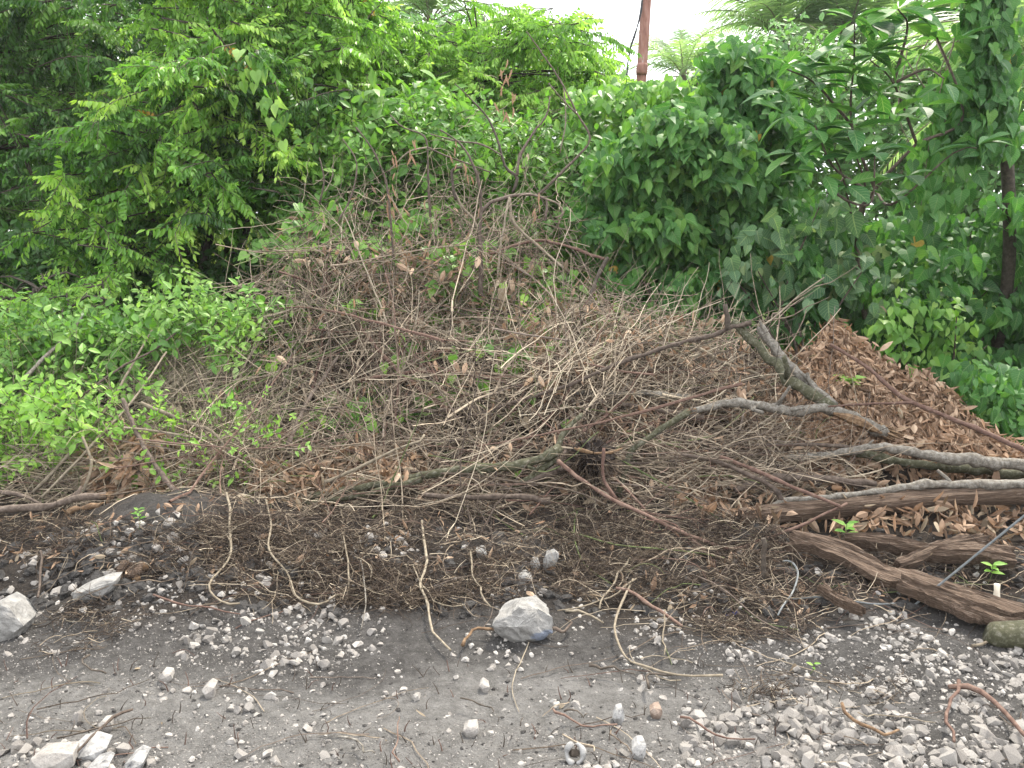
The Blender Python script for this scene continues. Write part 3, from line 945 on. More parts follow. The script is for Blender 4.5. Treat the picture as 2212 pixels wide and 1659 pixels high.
leafy_mass('undergrowth_thicket', 'green creeper spilling onto the right end of the dry leaf heap', 'thicket',
           [(2060, 800), (2260, 800), (2260, 985), (2170, 950), (2110, 880)], (5.5, 6.3), 900, gpt(2190, 6.2), [T_heart, T_ovate], 'vine', 220,
           sc=(.05, .11), bulge=.2, group='vine-covered thickets', seed=26, tmu=.55, stems=4)
leafy_mass('undergrowth_thicket', 'shady low thicket between the brush heap and the dry leaf heap', 'thicket',
           [(1500, 600), (1820, 600), (1840, 730), (1560, 740)], (6.9, 7.6), 700, gpt(1680, 7.6), [T_heart, T_ovate], 'vine', 160,
           sc=(.06, .13), bulge=.3, group='vine-covered thickets', seed=34, tmu=.35, stems=4)
# the same growth going on beyond both edges of the view
leafy_mass('undergrowth_thicket', 'heart-leaved thicket carrying on beyond the right edge of the view', 'thicket',
           [(2330, 330), (3000, 300), (3000, 1000), (2240, 1000), (2260, 900)], (5.8, 7.8), 2600, gpt(2600, 7.5), [T_heart, T_ovate], 'vine', 60,
           sc=(.07, .16), bulge=.8, group='vine-covered thickets', seed=37, tmu=.45, stems=6)
leafy_mass('weed_patch', 'weedy growth carrying on beyond the left edge of the view', 'weeds',
           [(-800, 620), (-100, 620), (-60, 1040), (-800, 1060)], (5.2, 6.8), 1100, gpt(-400, 6.2), SHOOTS, 'weed', 40, sc=(.5, .95), bulge=.6,
           group='weeds on the bank', part='leafy_twig', seed=38, ax=(0, -.4, .5), nr=(0, -.6, .6), tmu=.45)
# left weeds on the bank
leafy_mass('weed_patch', 'green weedy patch under the low bush at the left edge', 'weeds',
           [(-120, 700), (120, 700), (260, 690), (330, 760), (250, 850), (60, 860), (-120, 860)], (5.8, 6.6), 620, gpt(90, 6.4), SHOOTS, 'weed', 220, sc=(.5, .95), bulge=.6,
           group='weeds on the bank', part='leafy_twig', seed=22, ax=(0, -.4, .6), nr=(0, -.6, .6), tmu=.45, axsd=.75, jit=38, stems=9, sr=.005, wmat='tan')
leafy_mass('weed_patch', 'light green weeds with pale drooping leaves below the many-stemmed tree', 'weeds',
           [(300, 690), (420, 660), (520, 660), (560, 720), (520, 780), (400, 790), (310, 760)], (5.8, 6.6), 360, gpt(420, 6.4), SHOOTS, 'weed', 200, sc=(.5, .95), bulge=.6,
           group='weeds on the bank', part='leafy_twig', seed=23, ax=(0, -.4, .5), nr=(0, -.6, .6), tmu=.6, axsd=.75, jit=38, stems=9, sr=.005, wmat='tan')
leafy_mass('weed_patch', 'yellow-green low weeds at the left edge above the broken log', 'weeds',
           [(-80, 860), (100, 850), (230, 880), (250, 960), (120, 1030), (-80, 1050)], (4.9, 5.6), 300, gpt(70, 5.3), SHOOTS, 'bright', 200, sc=(.5, .85), bulge=.15,
           group='weeds on the bank', part='leafy_twig', seed=24, ax=(0, -.4, .6), nr=(0, -.6, .6), tmu=.6, axsd=.75, jit=38, stems=9, sr=.005, wmat='tan')
leafy_mass('weed_patch', 'scattered yellow-green weeds and creeper among the dead leaves above the left bank', 'weeds',
           [(150, 890), (330, 850), (520, 860), (620, 930), (540, 1040), (300, 1060), (180, 1010)], (4.8, 5.6), 210, gpt(330, 5.2), SHOOTS, 'bright', 160, sc=(.3, .62), bulge=.3,
           group='weeds on the bank', part='leafy_twig', seed=29, ax=(0, -.5, .4), nr=(0, -.6, .6), tmu=.55, axsd=.8, jit=40, stems=8, sr=.004, wmat='tan')
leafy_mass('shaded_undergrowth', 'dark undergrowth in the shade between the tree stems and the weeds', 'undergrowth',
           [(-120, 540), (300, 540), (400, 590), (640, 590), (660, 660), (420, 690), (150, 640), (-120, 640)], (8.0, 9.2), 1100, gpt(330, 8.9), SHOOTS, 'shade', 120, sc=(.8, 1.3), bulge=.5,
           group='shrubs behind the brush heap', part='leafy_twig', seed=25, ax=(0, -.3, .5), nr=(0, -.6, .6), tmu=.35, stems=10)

# ------------------------------------------------------------------ big-leaved tree at upper right
def bigleaf_tree():
    base = gpt(1880, 7.2)
    root = thing('big_leaf_tree', base, 'tree with large glossy oval leaves spreading over the upper right', 'tree')
    lines = [
        [(1900, 900, 7.2), (1850, 520, 7.0), (1890, 410, 6.8), (1980, 310, 6.6)],
        [(1890, 410, 6.8), (1840, 270, 6.5), (1845, 130, 6.3), (1846, 50, 6.2)],
        [(1980, 310, 6.6), (1930, 180, 6.3), (1880, 130, 6.2)],
        [(1850, 520, 7.0), (1820, 380, 6.4), (1790, 320, 6.2)],
        [(1980, 310, 6.6), (2080, 250, 6.6), (2010, 50, 6.4), (1980, 0, 6.3)],
        [(1840, 270, 6.5), (1760, 180, 6.3), (1700, 150, 6.2)],
        [(1850, 520, 7.0), (1870, 410, 6.5), (1830, 290, 6.2)],
        [(1930, 180, 6.3), (1960, 60, 6.2), (1940, 20, 6.1)],
        [(1890, 410, 6.8), (1930, 440, 6.3), (2060, 330, 6.1), (2110, 320, 6.0)],
        [(1870, 410, 6.5), (1800, 360, 6.2), (1760, 270, 6.1)],
        [(1820, 380, 6.4), (1810, 420, 6.1), (1880, 440, 6.0), (1890, 330, 6.0)],
        [(1930, 180, 6.3), (2000, 150, 6.2), (2040, 170, 6.1)],
    ]
    rosettes = [(1846, 40, 6.15, 9, .36), (1880, 115, 6.1, 8, .34), (1790, 300, 6.1, 9, .32), (1840, 280, 6.1, 9, .34), (1830, 190, 6.25, 8, .32), (1890, 120, 6.2, 8, .34), (1940, 20, 6.1, 8, .36),
                (1960, 50, 6.2, 7, .34), (1850, 160, 6.1, 7, .36), (1700, 140, 6.2, 6, .26), (1760, 180, 6.25, 7, .30), (1760, 280, 6.1, 8, .30), (1900, 200, 6.3, 8, .32), (2110, 315, 6.0, 8, .30), (1890, 330, 6.0, 7, .34),
                (1980, 120, 6.2, 6, .3), (2040, 180, 6.1, 6, .26), (1830, 400, 6.0, 7, .28), (1890, 400, 6.05, 6, .30), (1930, 250, 6.3, 6, .30), (1820, 100, 6.2, 7, .34), (1880, 50, 6.3, 7, .34), (1780, 230, 6.2, 7, .30), (1920, 310, 6.3, 6, .3)]
    rosettes = [(a, b, c, max(4, d - 2), e * .82) for a, b, c, d, e in rosettes] + [(1700, 250, 6.2, 5, .26), (1720, 330, 6.2, 5, .26), (1780, 380, 6.1, 5, .26), (1690, 200, 6.2, 4, .24), (1850, 340, 6.1, 6, .28), (1960, 380, 6.2, 5, .26), (1990, 230, 6.4, 6, .26), (1920, 430, 6.2, 5, .24), (1800, 140, 6.3, 5, .26), (2060, 90, 6.4, 5, .25), (1740, 120, 6.3, 4, .24), (1980, 30, 6.3, 6, .28)]
    for k, l in enumerate(lines):
        pts = spline([at(*q) for q in l], 16)
        m = MB()
        m.tubes(pts[None], np.linspace(.032 if k == 0 else .014, .012 if k == 0 else .005, 16)[None], 6)
        m.build('trunk' if k == 0 else 'branch', [WM['brown']], root, True)
    A, N, Sc, L = [], [], [], []
    for (px, py, Y, cnt, ln) in rosettes:
        c = at(px, py, Y)
        for j in range(cnt):
            a = j * 2.4 + random.uniform(-.3, .3)
            el = random.uniform(-.55, .55)
            d = np.array([math.cos(a), math.sin(a) * .8 - .2, el])
            A.append(d); N.append(np.array([-.3 * d[0], -.3, 1.0]) + rng.normal(0, .2, 3)); Sc.append(ln * random.uniform(.7, 1.15) * 1.02)
            L.append(c + unit(d) * .02)
    A, N, L = np.array(A), np.array(N), np.array(L)
    foliage(root, [T_big, T_big2], [LM['bigleaf'], WM['brown']], basis(A, N, np.array(Sc)), L, rtint(len(L), .55, .2, .03), 'leaf', 300)


bigleaf_tree()


def vine_trunk():
    base = gpt(2150, 7.4)
    root = thing('vine_clad_trunk', base, 'thin leaning trunk wrapped in heart-leaved vines at the right edge', 'tree')
    l = spline([base, at(2180, 560, 7.2), at(2165, 200, 6.9), at(2130, -80, 6.7)], 18)
    m = MB(); m.tubes(l[None], np.linspace(.055, .05, 18)[None], 8); m.build('trunk', [WM['dark']], root, True)
    n = 1100
    py = rng.uniform(-90, 330, n)
    px = np.interp(py, [-90, 200, 330], [2135, 2140, 2120]) + rng.normal(0, 26, n) * np.interp(py, [-90, 120, 330], [1, 1.1, 1.5])
    loc = at(px, py, 6.55 + rng.uniform(-.1, .3, n) + ((px - 2135) / 120) ** 2 * .1)
    rot = basis(np.array([0, -.2, -1]) + rng.normal(0, .35, (n, 3)), np.array([0, -1, .25]) + rng.normal(0, .4, (n, 3)), rng.uniform(.07, .14, n))
    foliage(root, [T_heart, T_heart_cup], [LM['vine'], WM['green']], rot, loc, rtint(n, .42, .2, .012), 'leaf', 300)


vine_trunk()
leafy_mass('hanging_vine', 'curtain of hanging heart-leaved vine between the big leaves and the clad trunk', 'vine',
           [(1990, 190), (2080, 140), (2120, 200), (2110, 420), (2020, 480), (1930, 430), (1980, 300)], (6.5, 7.0), 260, at(2040, 80, 6.8), [T_heart], 'vine', 260, sc=(.08, .13), bulge=.2,
           group='vine-covered thickets', seed=27, ax=(0, -.2, -1), axsd=.3, nr=(0, -1, .3), tmu=.55, stems=6, sr=.006, wmat='tan')
leafy_mass('hanging_vine', 'string of heart-shaped leaves hanging down the left trees', 'vine',
           [(530, 120), (570, 130), (560, 180), (600, 230), (640, 290), (610, 300), (560, 250), (520, 190)], (7.0, 7.3), 34, at(545, 100, 7.2), [T_heart, T_heart_cup], 'weed', 46, sc=(.06, .12), bulge=.05,
           group='vine-covered thickets', seed=28, ax=(0, -.2, -1), axsd=.25, nr=(0, -1, .4), tmu=.65, stems=2, sr=.005, wmat='tan')

# ------------------------------------------------------------------ far wood and palms, grass beyond
def far_wood():
    poly = [(-500, 40), (600, 20), (800, 70), (1000, 60), (1250, 170), (1400, 220), (1540, 190), (1600, 100), (1720, 70), (1800, 110), (1960, 60), (2100, 90), (2700, 60), (2700, 580), (-500, 580)]
    n = 13000
    px, py = in_poly_points(poly, n)
    Y = 15 + rng.uniform(0, 2.0, n) + 1.6 * vnoise(px / 120, py / 90, 61)
    loc = at(px, py, Y)
    rot = basis(np.array([0, -.5, -.1]) + rng.normal(0, .6, (n, 3)), np.array([0, -.5, .9]) + rng.normal(0, .4, (n, 3)), rng.uniform(1.5, 2.6, n))
    m = MB()
    ti = rtint(n, .5, .2, 0)
    for j, t in enumerate(SHOOTS):
        s = np.arange(n) % len(SHOOTS) == j
        m.inst(t, rot[s], loc[s], ti[s])
    tag(m.build('far_wood', [LM['far'], WM['green']]), 'far green wood closing the view behind the trees', 'wood', kind='stuff')
    n = 16000
    x, y = rng.uniform(-9, 1, n), rng.uniform(9.6, 15, n)
    h = rng.uniform(.35, .9, n)
    V0 = np.stack([x, y, G(x, y)], -1)
    lean = np.c_[rng.normal(0, .25, n), rng.normal(0, .25, n), np.ones(n)]
    rot = basis(lean, np.c_[rng.normal(0, 1, n), rng.normal(0, 1, n), np.full(n, .2)], h)
    blade = templ([(-.014, 0, 0), (.014, 0, 0), (.01, .6, -.05), (-.01, .6, -.05), (0, 1, -.25)], [(0, 1, 2, 3), (3, 2, 4)])
    m = MB(); m.inst(blade, rot, V0, rtint(n, .6, .2, 0))
    tag(m.build('tall_grass', [LM['grass']]), 'sunlit tall grass showing between the tree stems', 'grass', kind='stuff')


far_wood()


def frond_mesh(seed, L=3.6, npair=46):
    r_ = np.random.default_rng(seed)
    m = MB()
    t = np.linspace(0, 1, 14)
    path = np.stack([.15 * r_.normal() * t * t, L * t * (1 - .12 * t), 1.1 * t - 2.0 * t * t * r_.uniform(.8, 1.3)], -1)
    m.tubes(path[None], np.linspace(.035, .006, 14)[None], 4, 1)
    tp = np.linspace(.12, 1, npair)
    pos = np.stack([np.interp(tp, t, path[:, k]) for k in range(3)], -1)
    lt = templ([(-.028, 0, 0), (.028, 0, 0), (.03, .35, -.05), (-.03, .35, -.05), (.018, .75, -.32), (-.018, .75, -.32), (0, 1, -.6)], [(0, 1, 2, 3), (3, 2, 4, 5), (5, 4, 6)])
    ln = .75 * np.sin(np.pi * np.clip(.18 + .8 * tp, 0, 1)) + .15
    for sg in (-1, 1):
        a = np.stack([sg * np.ones(npair), .55 * np.ones(npair), r_.uniform(-.25, .35, npair)], -1)
        m.inst(lt, basis(a, np.c_[np.zeros(npair), np.zeros(npair), np.ones(npair)], ln), pos, np.clip(r_.normal(.5, .2, npair), 0, 1))
    return m.mesh('frond', [LM['palm'], WM['tan']])


FRONDS = [frond_mesh(s) for s in range(5)]


def palm(px, py, Y, n, label, sc=1.0):
    c = at(px, py, Y)
    g = float(G(c[0], c[1]))
    root = thing('palm_tree', (c[0], c[1], g), label, 'palm', 'palms beyond the thicket')
    m = MB()
    m.tubes(spline([(c[0], c[1], g - .1), (c[0] + .1, c[1], (g + c[2]) / 2), c], 8)[None], np.full((1, 8), .17), 8)
    m.build('trunk', [WM['brown']], root, True)
    for k in range(n):
        a = k * 2.399 + random.uniform(-.2, .2)
        el = math.radians(random.uniform(-15, 70))
        d = np.array([math.cos(a) * math.cos(el), math.sin(a) * math.cos(el), math.sin(el)])
        put('frond', FRONDS[k % 5], basis(d[None], np.array([[0, 0, 1.0]]) + np.array([[-d[0], -d[1], 0]]), sc * .82 * random.uniform(.85, 1.1))[0], c, root)


palm(930, 50, 22, 24, 'palm behind the bright trees left of centre')
palm(1475, 165, 32, 20, 'small pale palm just right of the rusty pole')
palm(1690, 80, 22, 28, 'large palm with upright fronds behind the vine-smothered bush')
palm(1960, 150, 20, 22, 'palm half hidden behind the large glossy leaves')
palm(1830, 90, 21, 24, 'pale tall palm above the big-leaved tree, fronds reaching the top of the view')
palm(2080, 60, 19, 24, 'palm behind the vine-clad trunk at the right')
palm(2300, 170, 10, 22, 'palm at the right edge with drooping grey-green fronds', .8)
palm(560, 10, 19, 14, 'palm hidden behind the left trees')

# ------------------------------------------------------------------ rusty pole and cable
pb, pt = at(1370, 420, 12.5), at(1412, -260, 12.5)
root = thing('rusty_pole', (pb[0] - .03, pb[1], float(G(pb[0], pb[1]))), 'rusty red leaning steel pole rising out of the vines against the sky', 'pole')
m = MB(); m.tubes(spline([(pb[0] - .06, pb[1], float(G(pb[0], pb[1])) - .2), pb, pt], 12)[None], np.full((1, 12), .076), 14, caps=True); m.build('shaft', [WM['rust']], root, True)
c0, c1 = at(1385.5, 162, 12.47), at(1388, 138, 12.47)
m = MB(); m.tubes(spline([c0, c0 * .8 + c1 * .2, c1 * .8 + c0 * .2, c1], 6)[None], np.array([[.079, .084, .086, .086, .084, .079]]), 14, caps=True); m.build('collar', [WM['rust']], root, True)
m = MB(); pts = spline([at(1340, 330, 11.8), at(1357, 130, 12.2), at(1376, 60, 12.3), at(1388, -10, 12.4), at(1400, -260, 12.5)], 24)
m.tubes(pts[None], (np.full(24, .016) + .005 * np.sin(np.arange(24) * 2.1))[None], 6)
tag(m.build('cable', [WM['cable']], origin=tuple(pts[0])), 'black cable hanging down beside the rusty pole', 'cable')

# ------------------------------------------------------------------ the brush: named branches
def branch(name, pts, r0, r1, mat, label, cat='branch', group=None, front=.12, ground=False, ends=None, K=None, sides=7, parent=None, wob=.12, lift=.0):
    """pts: (px, py) or (px, py, Y); radii in photo pixels"""
    W = []
    for q in pts:
        if len(q) == 3:
            W.append(at(*q))
        elif ground:
            g = gnd(q[0], q[1])[0]
            W.append(g + np.array([0, -.02, lift]))
        else:
            W.append(at(q[0], q[1], float(Ysurf(q[0], q[1])) - front))
    W = np.array(W)
    L = np.linalg.norm(np.diff(W, axis=0), axis=1).sum()
    K = K or int(np.clip(L / .05, 8, 40))
    P = spline(W, K)
    if not ground:
        r0, r1 = (r0 * .84, r1 * .84) if max(r0, r1) > 6 else (r0 * .92, r1 * .92)
    rr = np.linspace(r0, r1, K) * np.linalg.norm(P - np.array([0, 0, EYE]), axis=1) / F
    rr = rr * (1 + wob * rng.normal(0, 1, K))
    P = P + rng.normal(0, .15, P.shape) * rr[:, None]
    if ground:
        wv = np.stack([np.interp(np.arange(K), np.linspace(0, K - 1, 7), rng.normal(0, .010, 7)) for _ in range(3)], -1)
        P = P + wv * [1, 1, .5]
    m = MB()
    m.tubes(P[None], rr[None], sides, 0, rng.uniform(.3, .7), caps=True)
    if max(r0, r1) >= 6 and not ground and name in ('limb', 'grey_log', 'trunk', 'stick', 'grey_stick'):
        for _ in range(int(rng.integers(2, 5))):          # knots and snapped side shoots
            j = int(rng.integers(2, K - 2))
            d = unit(unit(P[j + 1] - P[j]) * rng.uniform(.2, .9) + rng.normal(0, .8, 3) + np.array([0, -.3, .4]))
            ln = rr[j] * rng.uniform(1.8, 5.5)
            q = np.array([P[j], P[j] + d * ln * .45, P[j] + d * ln + rng.normal(0, .08, 3) * ln])
            m.tubes(q[None], (rr[j] * rng.uniform(.3, .55) * np.array([1.35, .9, .75]))[None], 6, 0, .5, caps=True)
    mats = [WM[mat]]
    o = m.build(name, mats, parent, sides > 5, origin=None if parent is not None else tuple(P[0]))
    if parent is None:
        tag(o, label, cat, group)
    elif label:
        o['label'] = label
    return o, P, rr


def splinters(P, r, d, n, root, L=.12, mat='torn', name='torn_end', limb=None):
    """jagged torn wood at a broken end"""
    d = unit(np.asarray(d, float))
    m = MB()
    a = rng.normal(0, 1, (n, 3)); a -= (a @ d)[:, None] * d; a = unit(a)
    s = P + a * r * rng.uniform(.2, .9, n)[:, None] - d * .03
    e = s + d * (L * rng.uniform(.4, 1.2, n))[:, None] + a * r * .2
    m.tubes(np.stack([s, (s + e) / 2, e], 1), np.stack([np.full(n, r * .32), np.full(n, r * .24), np.full(n, .001)], 1), 4)
    return m.build(name, [WM[mat]], limb or root, origin=tuple(root.location))


# forked broken branch at right
r_f = thing('forked_branch', at(1913, 938, 5.15), 'thick forked grey branch with an orange torn end lying over the heap at right', 'branch')
lb_, P, rr = branch('limb', [(1491, 888, 4.95), (1571, 871, 5.0), (1632, 875, 5.0), (1705, 888, 5.05), (1789, 881, 5.1), (1856, 908, 5.12), (1913, 938, 5.15)], 9, 16, 'grey', None, parent=r_f, sides=9)
splinters(P[0], rr[0], P[0] - P[1], 10, r_f, .05, limb=lb_)
splinters(P[-2], rr[-1], P[-1] - P[-3], 14, r_f, .22, limb=lb_)
m = MB(); m.tubes(spline([at(1800, 893, 5.02), at(1850, 910, 5.03), at(1905, 936, 5.06)], 8)[None], np.array([[.008, .02, .03, .034, .032, .026, .016, .006]]), 6); m.build('torn_wood', [WM['torn']], r_f)
branch('limb', [(1800, 880, 5.1), (1759, 854, 5.15), (1705, 821, 5.25), (1672, 784, 5.4), (1638, 747, 5.5), (1605, 717, 5.6), (1585, 694, 5.65)], 15, 9, 'moss', None, parent=r_f, sides=9)
lb_, P, rr = branch('limb', [(1800, 878, 5.15), (1755, 838, 5.3), (1705, 791, 5.45), (1672, 754, 5.55), (1642, 704, 5.65)], 13, 11, 'grey', None, parent=r_f, sides=9)
splinters(P[-1], rr[-1], P[-1] - P[-3], 10, r_f, .08, 'tan', limb=lb_)
branch('limb', [(1491, 888, 4.95), (1422, 931, 4.92), (1369, 968, 4.9), (1355, 1002, 4.87), (1335, 1072, 4.8)], 9, 8, 'moss', None, parent=r_f, sides=8)

r_l = thing('long_stick', at(1024, 898, 5.2), 'long straight stick rising to a stubby fork at the top right of the heap', 'stick')
branch('stick', [(1024, 898, 5.2), (1091, 875, 5.2), (1231, 831, 5.2), (1338, 784, 5.3), (1477, 738, 5.45), (1531, 727, 5.5), (1582, 707, 5.55), (1622, 697, 5.6)], 4, 6, 'brown', None, parent=r_l)
branch('stub', [(1572, 712, 5.53), (1571, 687, 5.53), (1565, 657, 5.53)], 7, 6, 'dark', None, parent=r_l)

branch('grey_log', [(2330, 1020, 4.7), (2212, 1007, 4.75), (2107, 995, 4.8), (1973, 978, 4.85), (1890, 965, 4.9), (1839, 975, 4.95), (1756, 985, 5.0), (1690, 990, 5.0)], 17, 6, 'grey', 'upper lichen-spotted grey log running out of the right edge', 'log', sides=10)
branch('grey_log', [(1850, 975, 5.0), (1950, 1000, 4.97), (2060, 1010, 4.95), (2212, 1025, 4.9), (2330, 1035, 4.9)], 10, 13, 'moss', 'darker mossy limb tucked below the upper grey log', 'log', sides=9)
r_g = thing('grey_log', at(2212, 1045, 4.55), 'lower pale grey branch with a forked tip resting on the rotten board', 'log')
branch('limb', [(2330, 1045, 4.5), (2212, 1045, 4.5), (2074, 1045, 4.5), (1973, 1049, 4.5), (1890, 1062, 4.5), (1806, 1072, 4.48), (1739, 1079, 4.46), (1692, 1082, 4.45), (1650, 1104, 4.42)], 13, 6, 'grey', None, parent=r_g, sides=10)
branch('limb', [(1471, 982, 4.75), (1555, 999, 4.7), (1622, 1029, 4.6), (1672, 1055, 4.5), (1689, 1082, 4.45)], 4, 6, 'brown', None, parent=r_g)

# mossy fallen sapling with its root ball
r_m = thing('mossy_sapling', at(1270, 970, 4.75), 'uprooted mossy sapling lying along the foot of the heap, root ball at its right end', 'sapling')
branch('trunk', [(480, 1115, 4.75), (600, 1085, 4.75), (735, 1062, 4.75), (836, 1042, 4.75), (903, 1029, 4.75), (1003, 1015, 4.75), (1137, 1002, 4.75), (1188, 985, 4.75), (1206, 966, 4.8)], 6, 13, 'moss', None, parent=r_m, sides=10)
branch('limb', [(1204, 968, 4.8), (1221, 931, 4.9), (1258, 895, 5.0)], 8, 6, 'moss', None, parent=r_m, sides=9)
branch('limb', [(560, 1100, 4.7), (735, 1078, 4.7), (836, 1056, 4.7), (910, 1036, 4.72)], 5, 9, 'moss', None, parent=r_m, sides=8)
branch('limb', [(1137, 1049, 4.72), (1171, 1029, 4.74), (1235, 1005, 4.78)], 9, 13, 'brown', None, parent=r_m, sides=8)
branch('limb', [(1110, 1055, 4.74), (1150, 1030, 4.75), (1200, 990, 4.77)], 8, 11, 'moss', None, parent=r_m, sides=8)
c = at(1275, 985, 4.78)
mm = bmesh.new(); bmesh.ops.create_icosphere(mm, subdivisions=3, radius=1)
for v in mm.verts:
    q = np.array(v.co)
    k = 1 + .5 * float(vnoise(q[0] * 2.3 + 5, q[1] * 2.3 + q[2] * 1.7, 71)) + .35 * float(vnoise(q[0] * 6, q[2] * 6 + q[1] * 4, 72))
    v.co = Vector((q * k * np.array([.13, .11, .10]) + c - np.array(r_m.location)).tolist())
me = bpy.data.meshes.new('root_ball'); mm.to_mesh(me); mm.free(); me.materials.append(WM['root'])
o = bpy.data.objects.new('root_ball', me); COL.objects.link(o); o.parent = r_m
m = MB(); N = 260
d = unit(rng.normal(0, 1, (N, 3)) + np.array([.2, -.4, -.1])); s = c + d * np.array([.10, .09, .08]); ln = rng.uniform(.05, .16, N)[:, None]
e = s + d * ln + np.array([0, 0, -.04]) + rng.normal(0, .03, (N, 3))
m.tubes(np.stack([s, (s + e) / 2 + rng.normal(0, .015, (N, 3)), e], 1), np.linspace(.004, .0015, 3)[None] * np.ones((N, 1)), 3, 0, rng.uniform(0, 1, N))
m.build('rootlets', [WM['root']], r_m)['kind'] = 'stuff'
branch('torn_wood', [(1240, 968, 4.68), (1275, 978, 4.66), (1320, 978, 4.68), (1345, 968, 4.7)], 5, 2, 'torn', None, parent=r_m, wob=.3)

B = [  # name, polyline, r0, r1, bark, label, category
    ('red_stick', [(1204, 995, 4.65), (1255, 1035, 4.55), (1322, 1079, 4.45), (1372, 1102, 4.4), (1440, 1135, 4.3), (1515, 1166, 4.2), (1581, 1186, 4.15), (1649, 1166, 4.2), (1722, 1139, 4.25), (1783, 1109, 4.3), (1830, 1088, 4.35)], 5, 3, 'red', 'long red-brown stick sagging from the root ball to the rotten board', 'stick'),
    ('red_stick', [(1793, 744, 5.6), (1873, 794, 5.4), (1940, 851, 5.2), (1990, 878, 5.1), (2107, 925, 4.95), (2212, 972, 4.8), (2320, 1020, 4.7)], 4, 7, 'red', 'straight reddish stick slanting down across the dry leaf heap', 'stick'),
    ('red_stick', [(1789, 878, 5.0), (1873, 873, 5.0), (1973, 870, 5.02)], 2, 3, 'red', 'thin horizontal reddish twig over the dry leaves', 'stick'),
    ('red_stick', [(1555, 985, 4.75), (1638, 1019, 4.6), (1705, 1049, 4.45), (1819, 1096, 4.3)], 5, 4, 'red', 'reddish stick ending in a pale snapped tip on the rotten board', 'stick'),
    ('red_stick', [(1305, 968, 4.6), (1303, 1032, 4.55), (1332, 1079, 4.45)], 4, 4, 'red', 'short red upright stick right of the root ball', 'stick'),
    ('grey_stick', [(1218, 844), (1305, 851), (1405, 851), (1500, 860)], 8, 8, 'grey', 'stout grey stick lying level behind the cut fork', 'stick'),
    ('grey_stick', [(1241, 861), (1355, 875), (1477, 895), (1520, 905)], 5, 7, 'brown', 'grey-brown stick sloping to the cut end of the fork', 'stick'),
    ('grey_stick', [(1511, 754), (1571, 787), (1638, 808), (1672, 841)], 5, 3, 'tan', 'pale bent stick under the forked limbs', 'stick'),
    ('brown_log', [(1588, 1058, 4.7), (1672, 1032, 4.75), (1772, 1035, 4.75), (1890, 1045, 4.75)], 9, 9, 'brown', 'brown log end in the shade above the rotten board', 'log'),
    ('brown_stick', [(1622, 962, 5.0), (1739, 960, 5.0), (1873, 968, 5.0)], 3, 5, 'brown', 'level stick just above the upper grey log', 'stick'),
    ('brown_stick', [(779, 821), (903, 804), (1020, 809), (1131, 838)], 4, 6, 'red', 'long reddish stick lying level across the middle of the heap', 'stick'),
    ('brown_stick', [(769, 697), (863, 804), (970, 888)], 4, 5, 'red', 'stick slanting down to the right in the middle of the heap', 'stick'),
    ('brown_stick', [(883, 888), (990, 885), (1104, 875)], 5, 6, 'brown', 'short level stick under the long straight stick', 'stick'),
    ('brown_stick', [(1054, 549), (1147, 521), (1204, 526), (1305, 560)], 3, 4, 'red', 'arched reddish stick on the crest of the heap', 'stick'),
    ('brown_stick', [(1312, 556), (1285, 613), (1271, 667), (1258, 690)], 5, 7, 'dark', 'dark knobbly stub standing on the crest of the heap', 'stick'),
    ('brown_stick', [(910, 1069, 4.6), (1037, 1075, 4.6), (1121, 1072, 4.6), (1190, 1084, 4.58)], 6, 9, 'brown', 'stick with a shredded end below the mossy sapling', 'stick'),
    ('cane', [(700, 1040, 4.7), (735, 1029, 4.7), (863, 968, 4.75), (910, 952, 4.78), (916, 938, 4.8)], 4, 3, 'tan', 'tan hooked stem above the mossy sapling', 'cane'),
    ('brown_stick', [(620, 965), (663, 871), (700, 815), (730, 770)], 6, 3, 'brown', 'dark stick leaning up to the right at the left of the heap', 'stick'),
    ('brown_stick', [(265, 862, 5.0), (302, 948, 4.85), (352, 1029, 4.65), (422, 1115, 4.4)], 4, 6, 'brown', 'dark stick leaning against the bank at left, lower end thick', 'stick'),
    ('tan_stick', [(305, 871, 5.1), (402, 911, 5.0), (462, 935, 4.95), (503, 989, 4.9)], 5, 2.5, 'tan', 'peeled tan stick lying across the leaning dark stick', 'stick'),
    ('cane', [(70, 1066, 4.7), (188, 938, 5.0), (241, 865, 5.2), (285, 788, 5.5), (328, 714, 5.8)], 4, 2, 'tan', 'long tan cane slanting up to the right at left', 'cane'),
    ('cane', [(90, 1075, 4.65), (200, 960, 4.9), (290, 860, 5.2), (360, 760, 5.6)], 3, 2, 'tan', 'second tan cane close to the longest one', 'cane'),
    ('cane', [(181, 1062, 4.65), (198, 999, 4.75), (178, 945, 4.85)], 3, 3, 'tan', 'short bent tan cane above the broken log', 'cane'),
    ('grey_stick', [(0, 868, 5.2), (40, 831, 5.3), (97, 771, 5.5), (147, 724, 5.7), (176, 685, 5.8)], 4, 3, 'grey', 'pale grey forked stick standing in the weeds at the left edge', 'stick'),
    ('grey_stick', [(-30, 980, 5.0), (0, 918, 5.1), (20, 855, 5.2), (40, 829, 5.25)], 4, 3, 'tan', 'pale cane at the far left edge', 'stick'),
    ('brown_stick', [(164, 865, 5.2), (255, 798, 5.4), (335, 754, 5.6), (385, 714, 5.8)], 3, 2, 'brown', 'thin brown stick in the weeds rising to the right', 'stick'),
    ('vine', [(302, 918), (436, 888), (570, 821), (741, 747), (800, 710)], 2, 2, 'green', 'long green vine stem arching into the left of the heap', 'cane'),
    ('vine', [(520, 965), (640, 945), (735, 905), (780, 830)], 2, 2, 'green', 'green vine stem low on the left of the heap', 'cane'),
]
for (nm, pts, r0, r1, mt, lab, ct) in B:
    branch(nm, pts, r0, r1, mt, lab, ct, group='sticks of the brush heap')

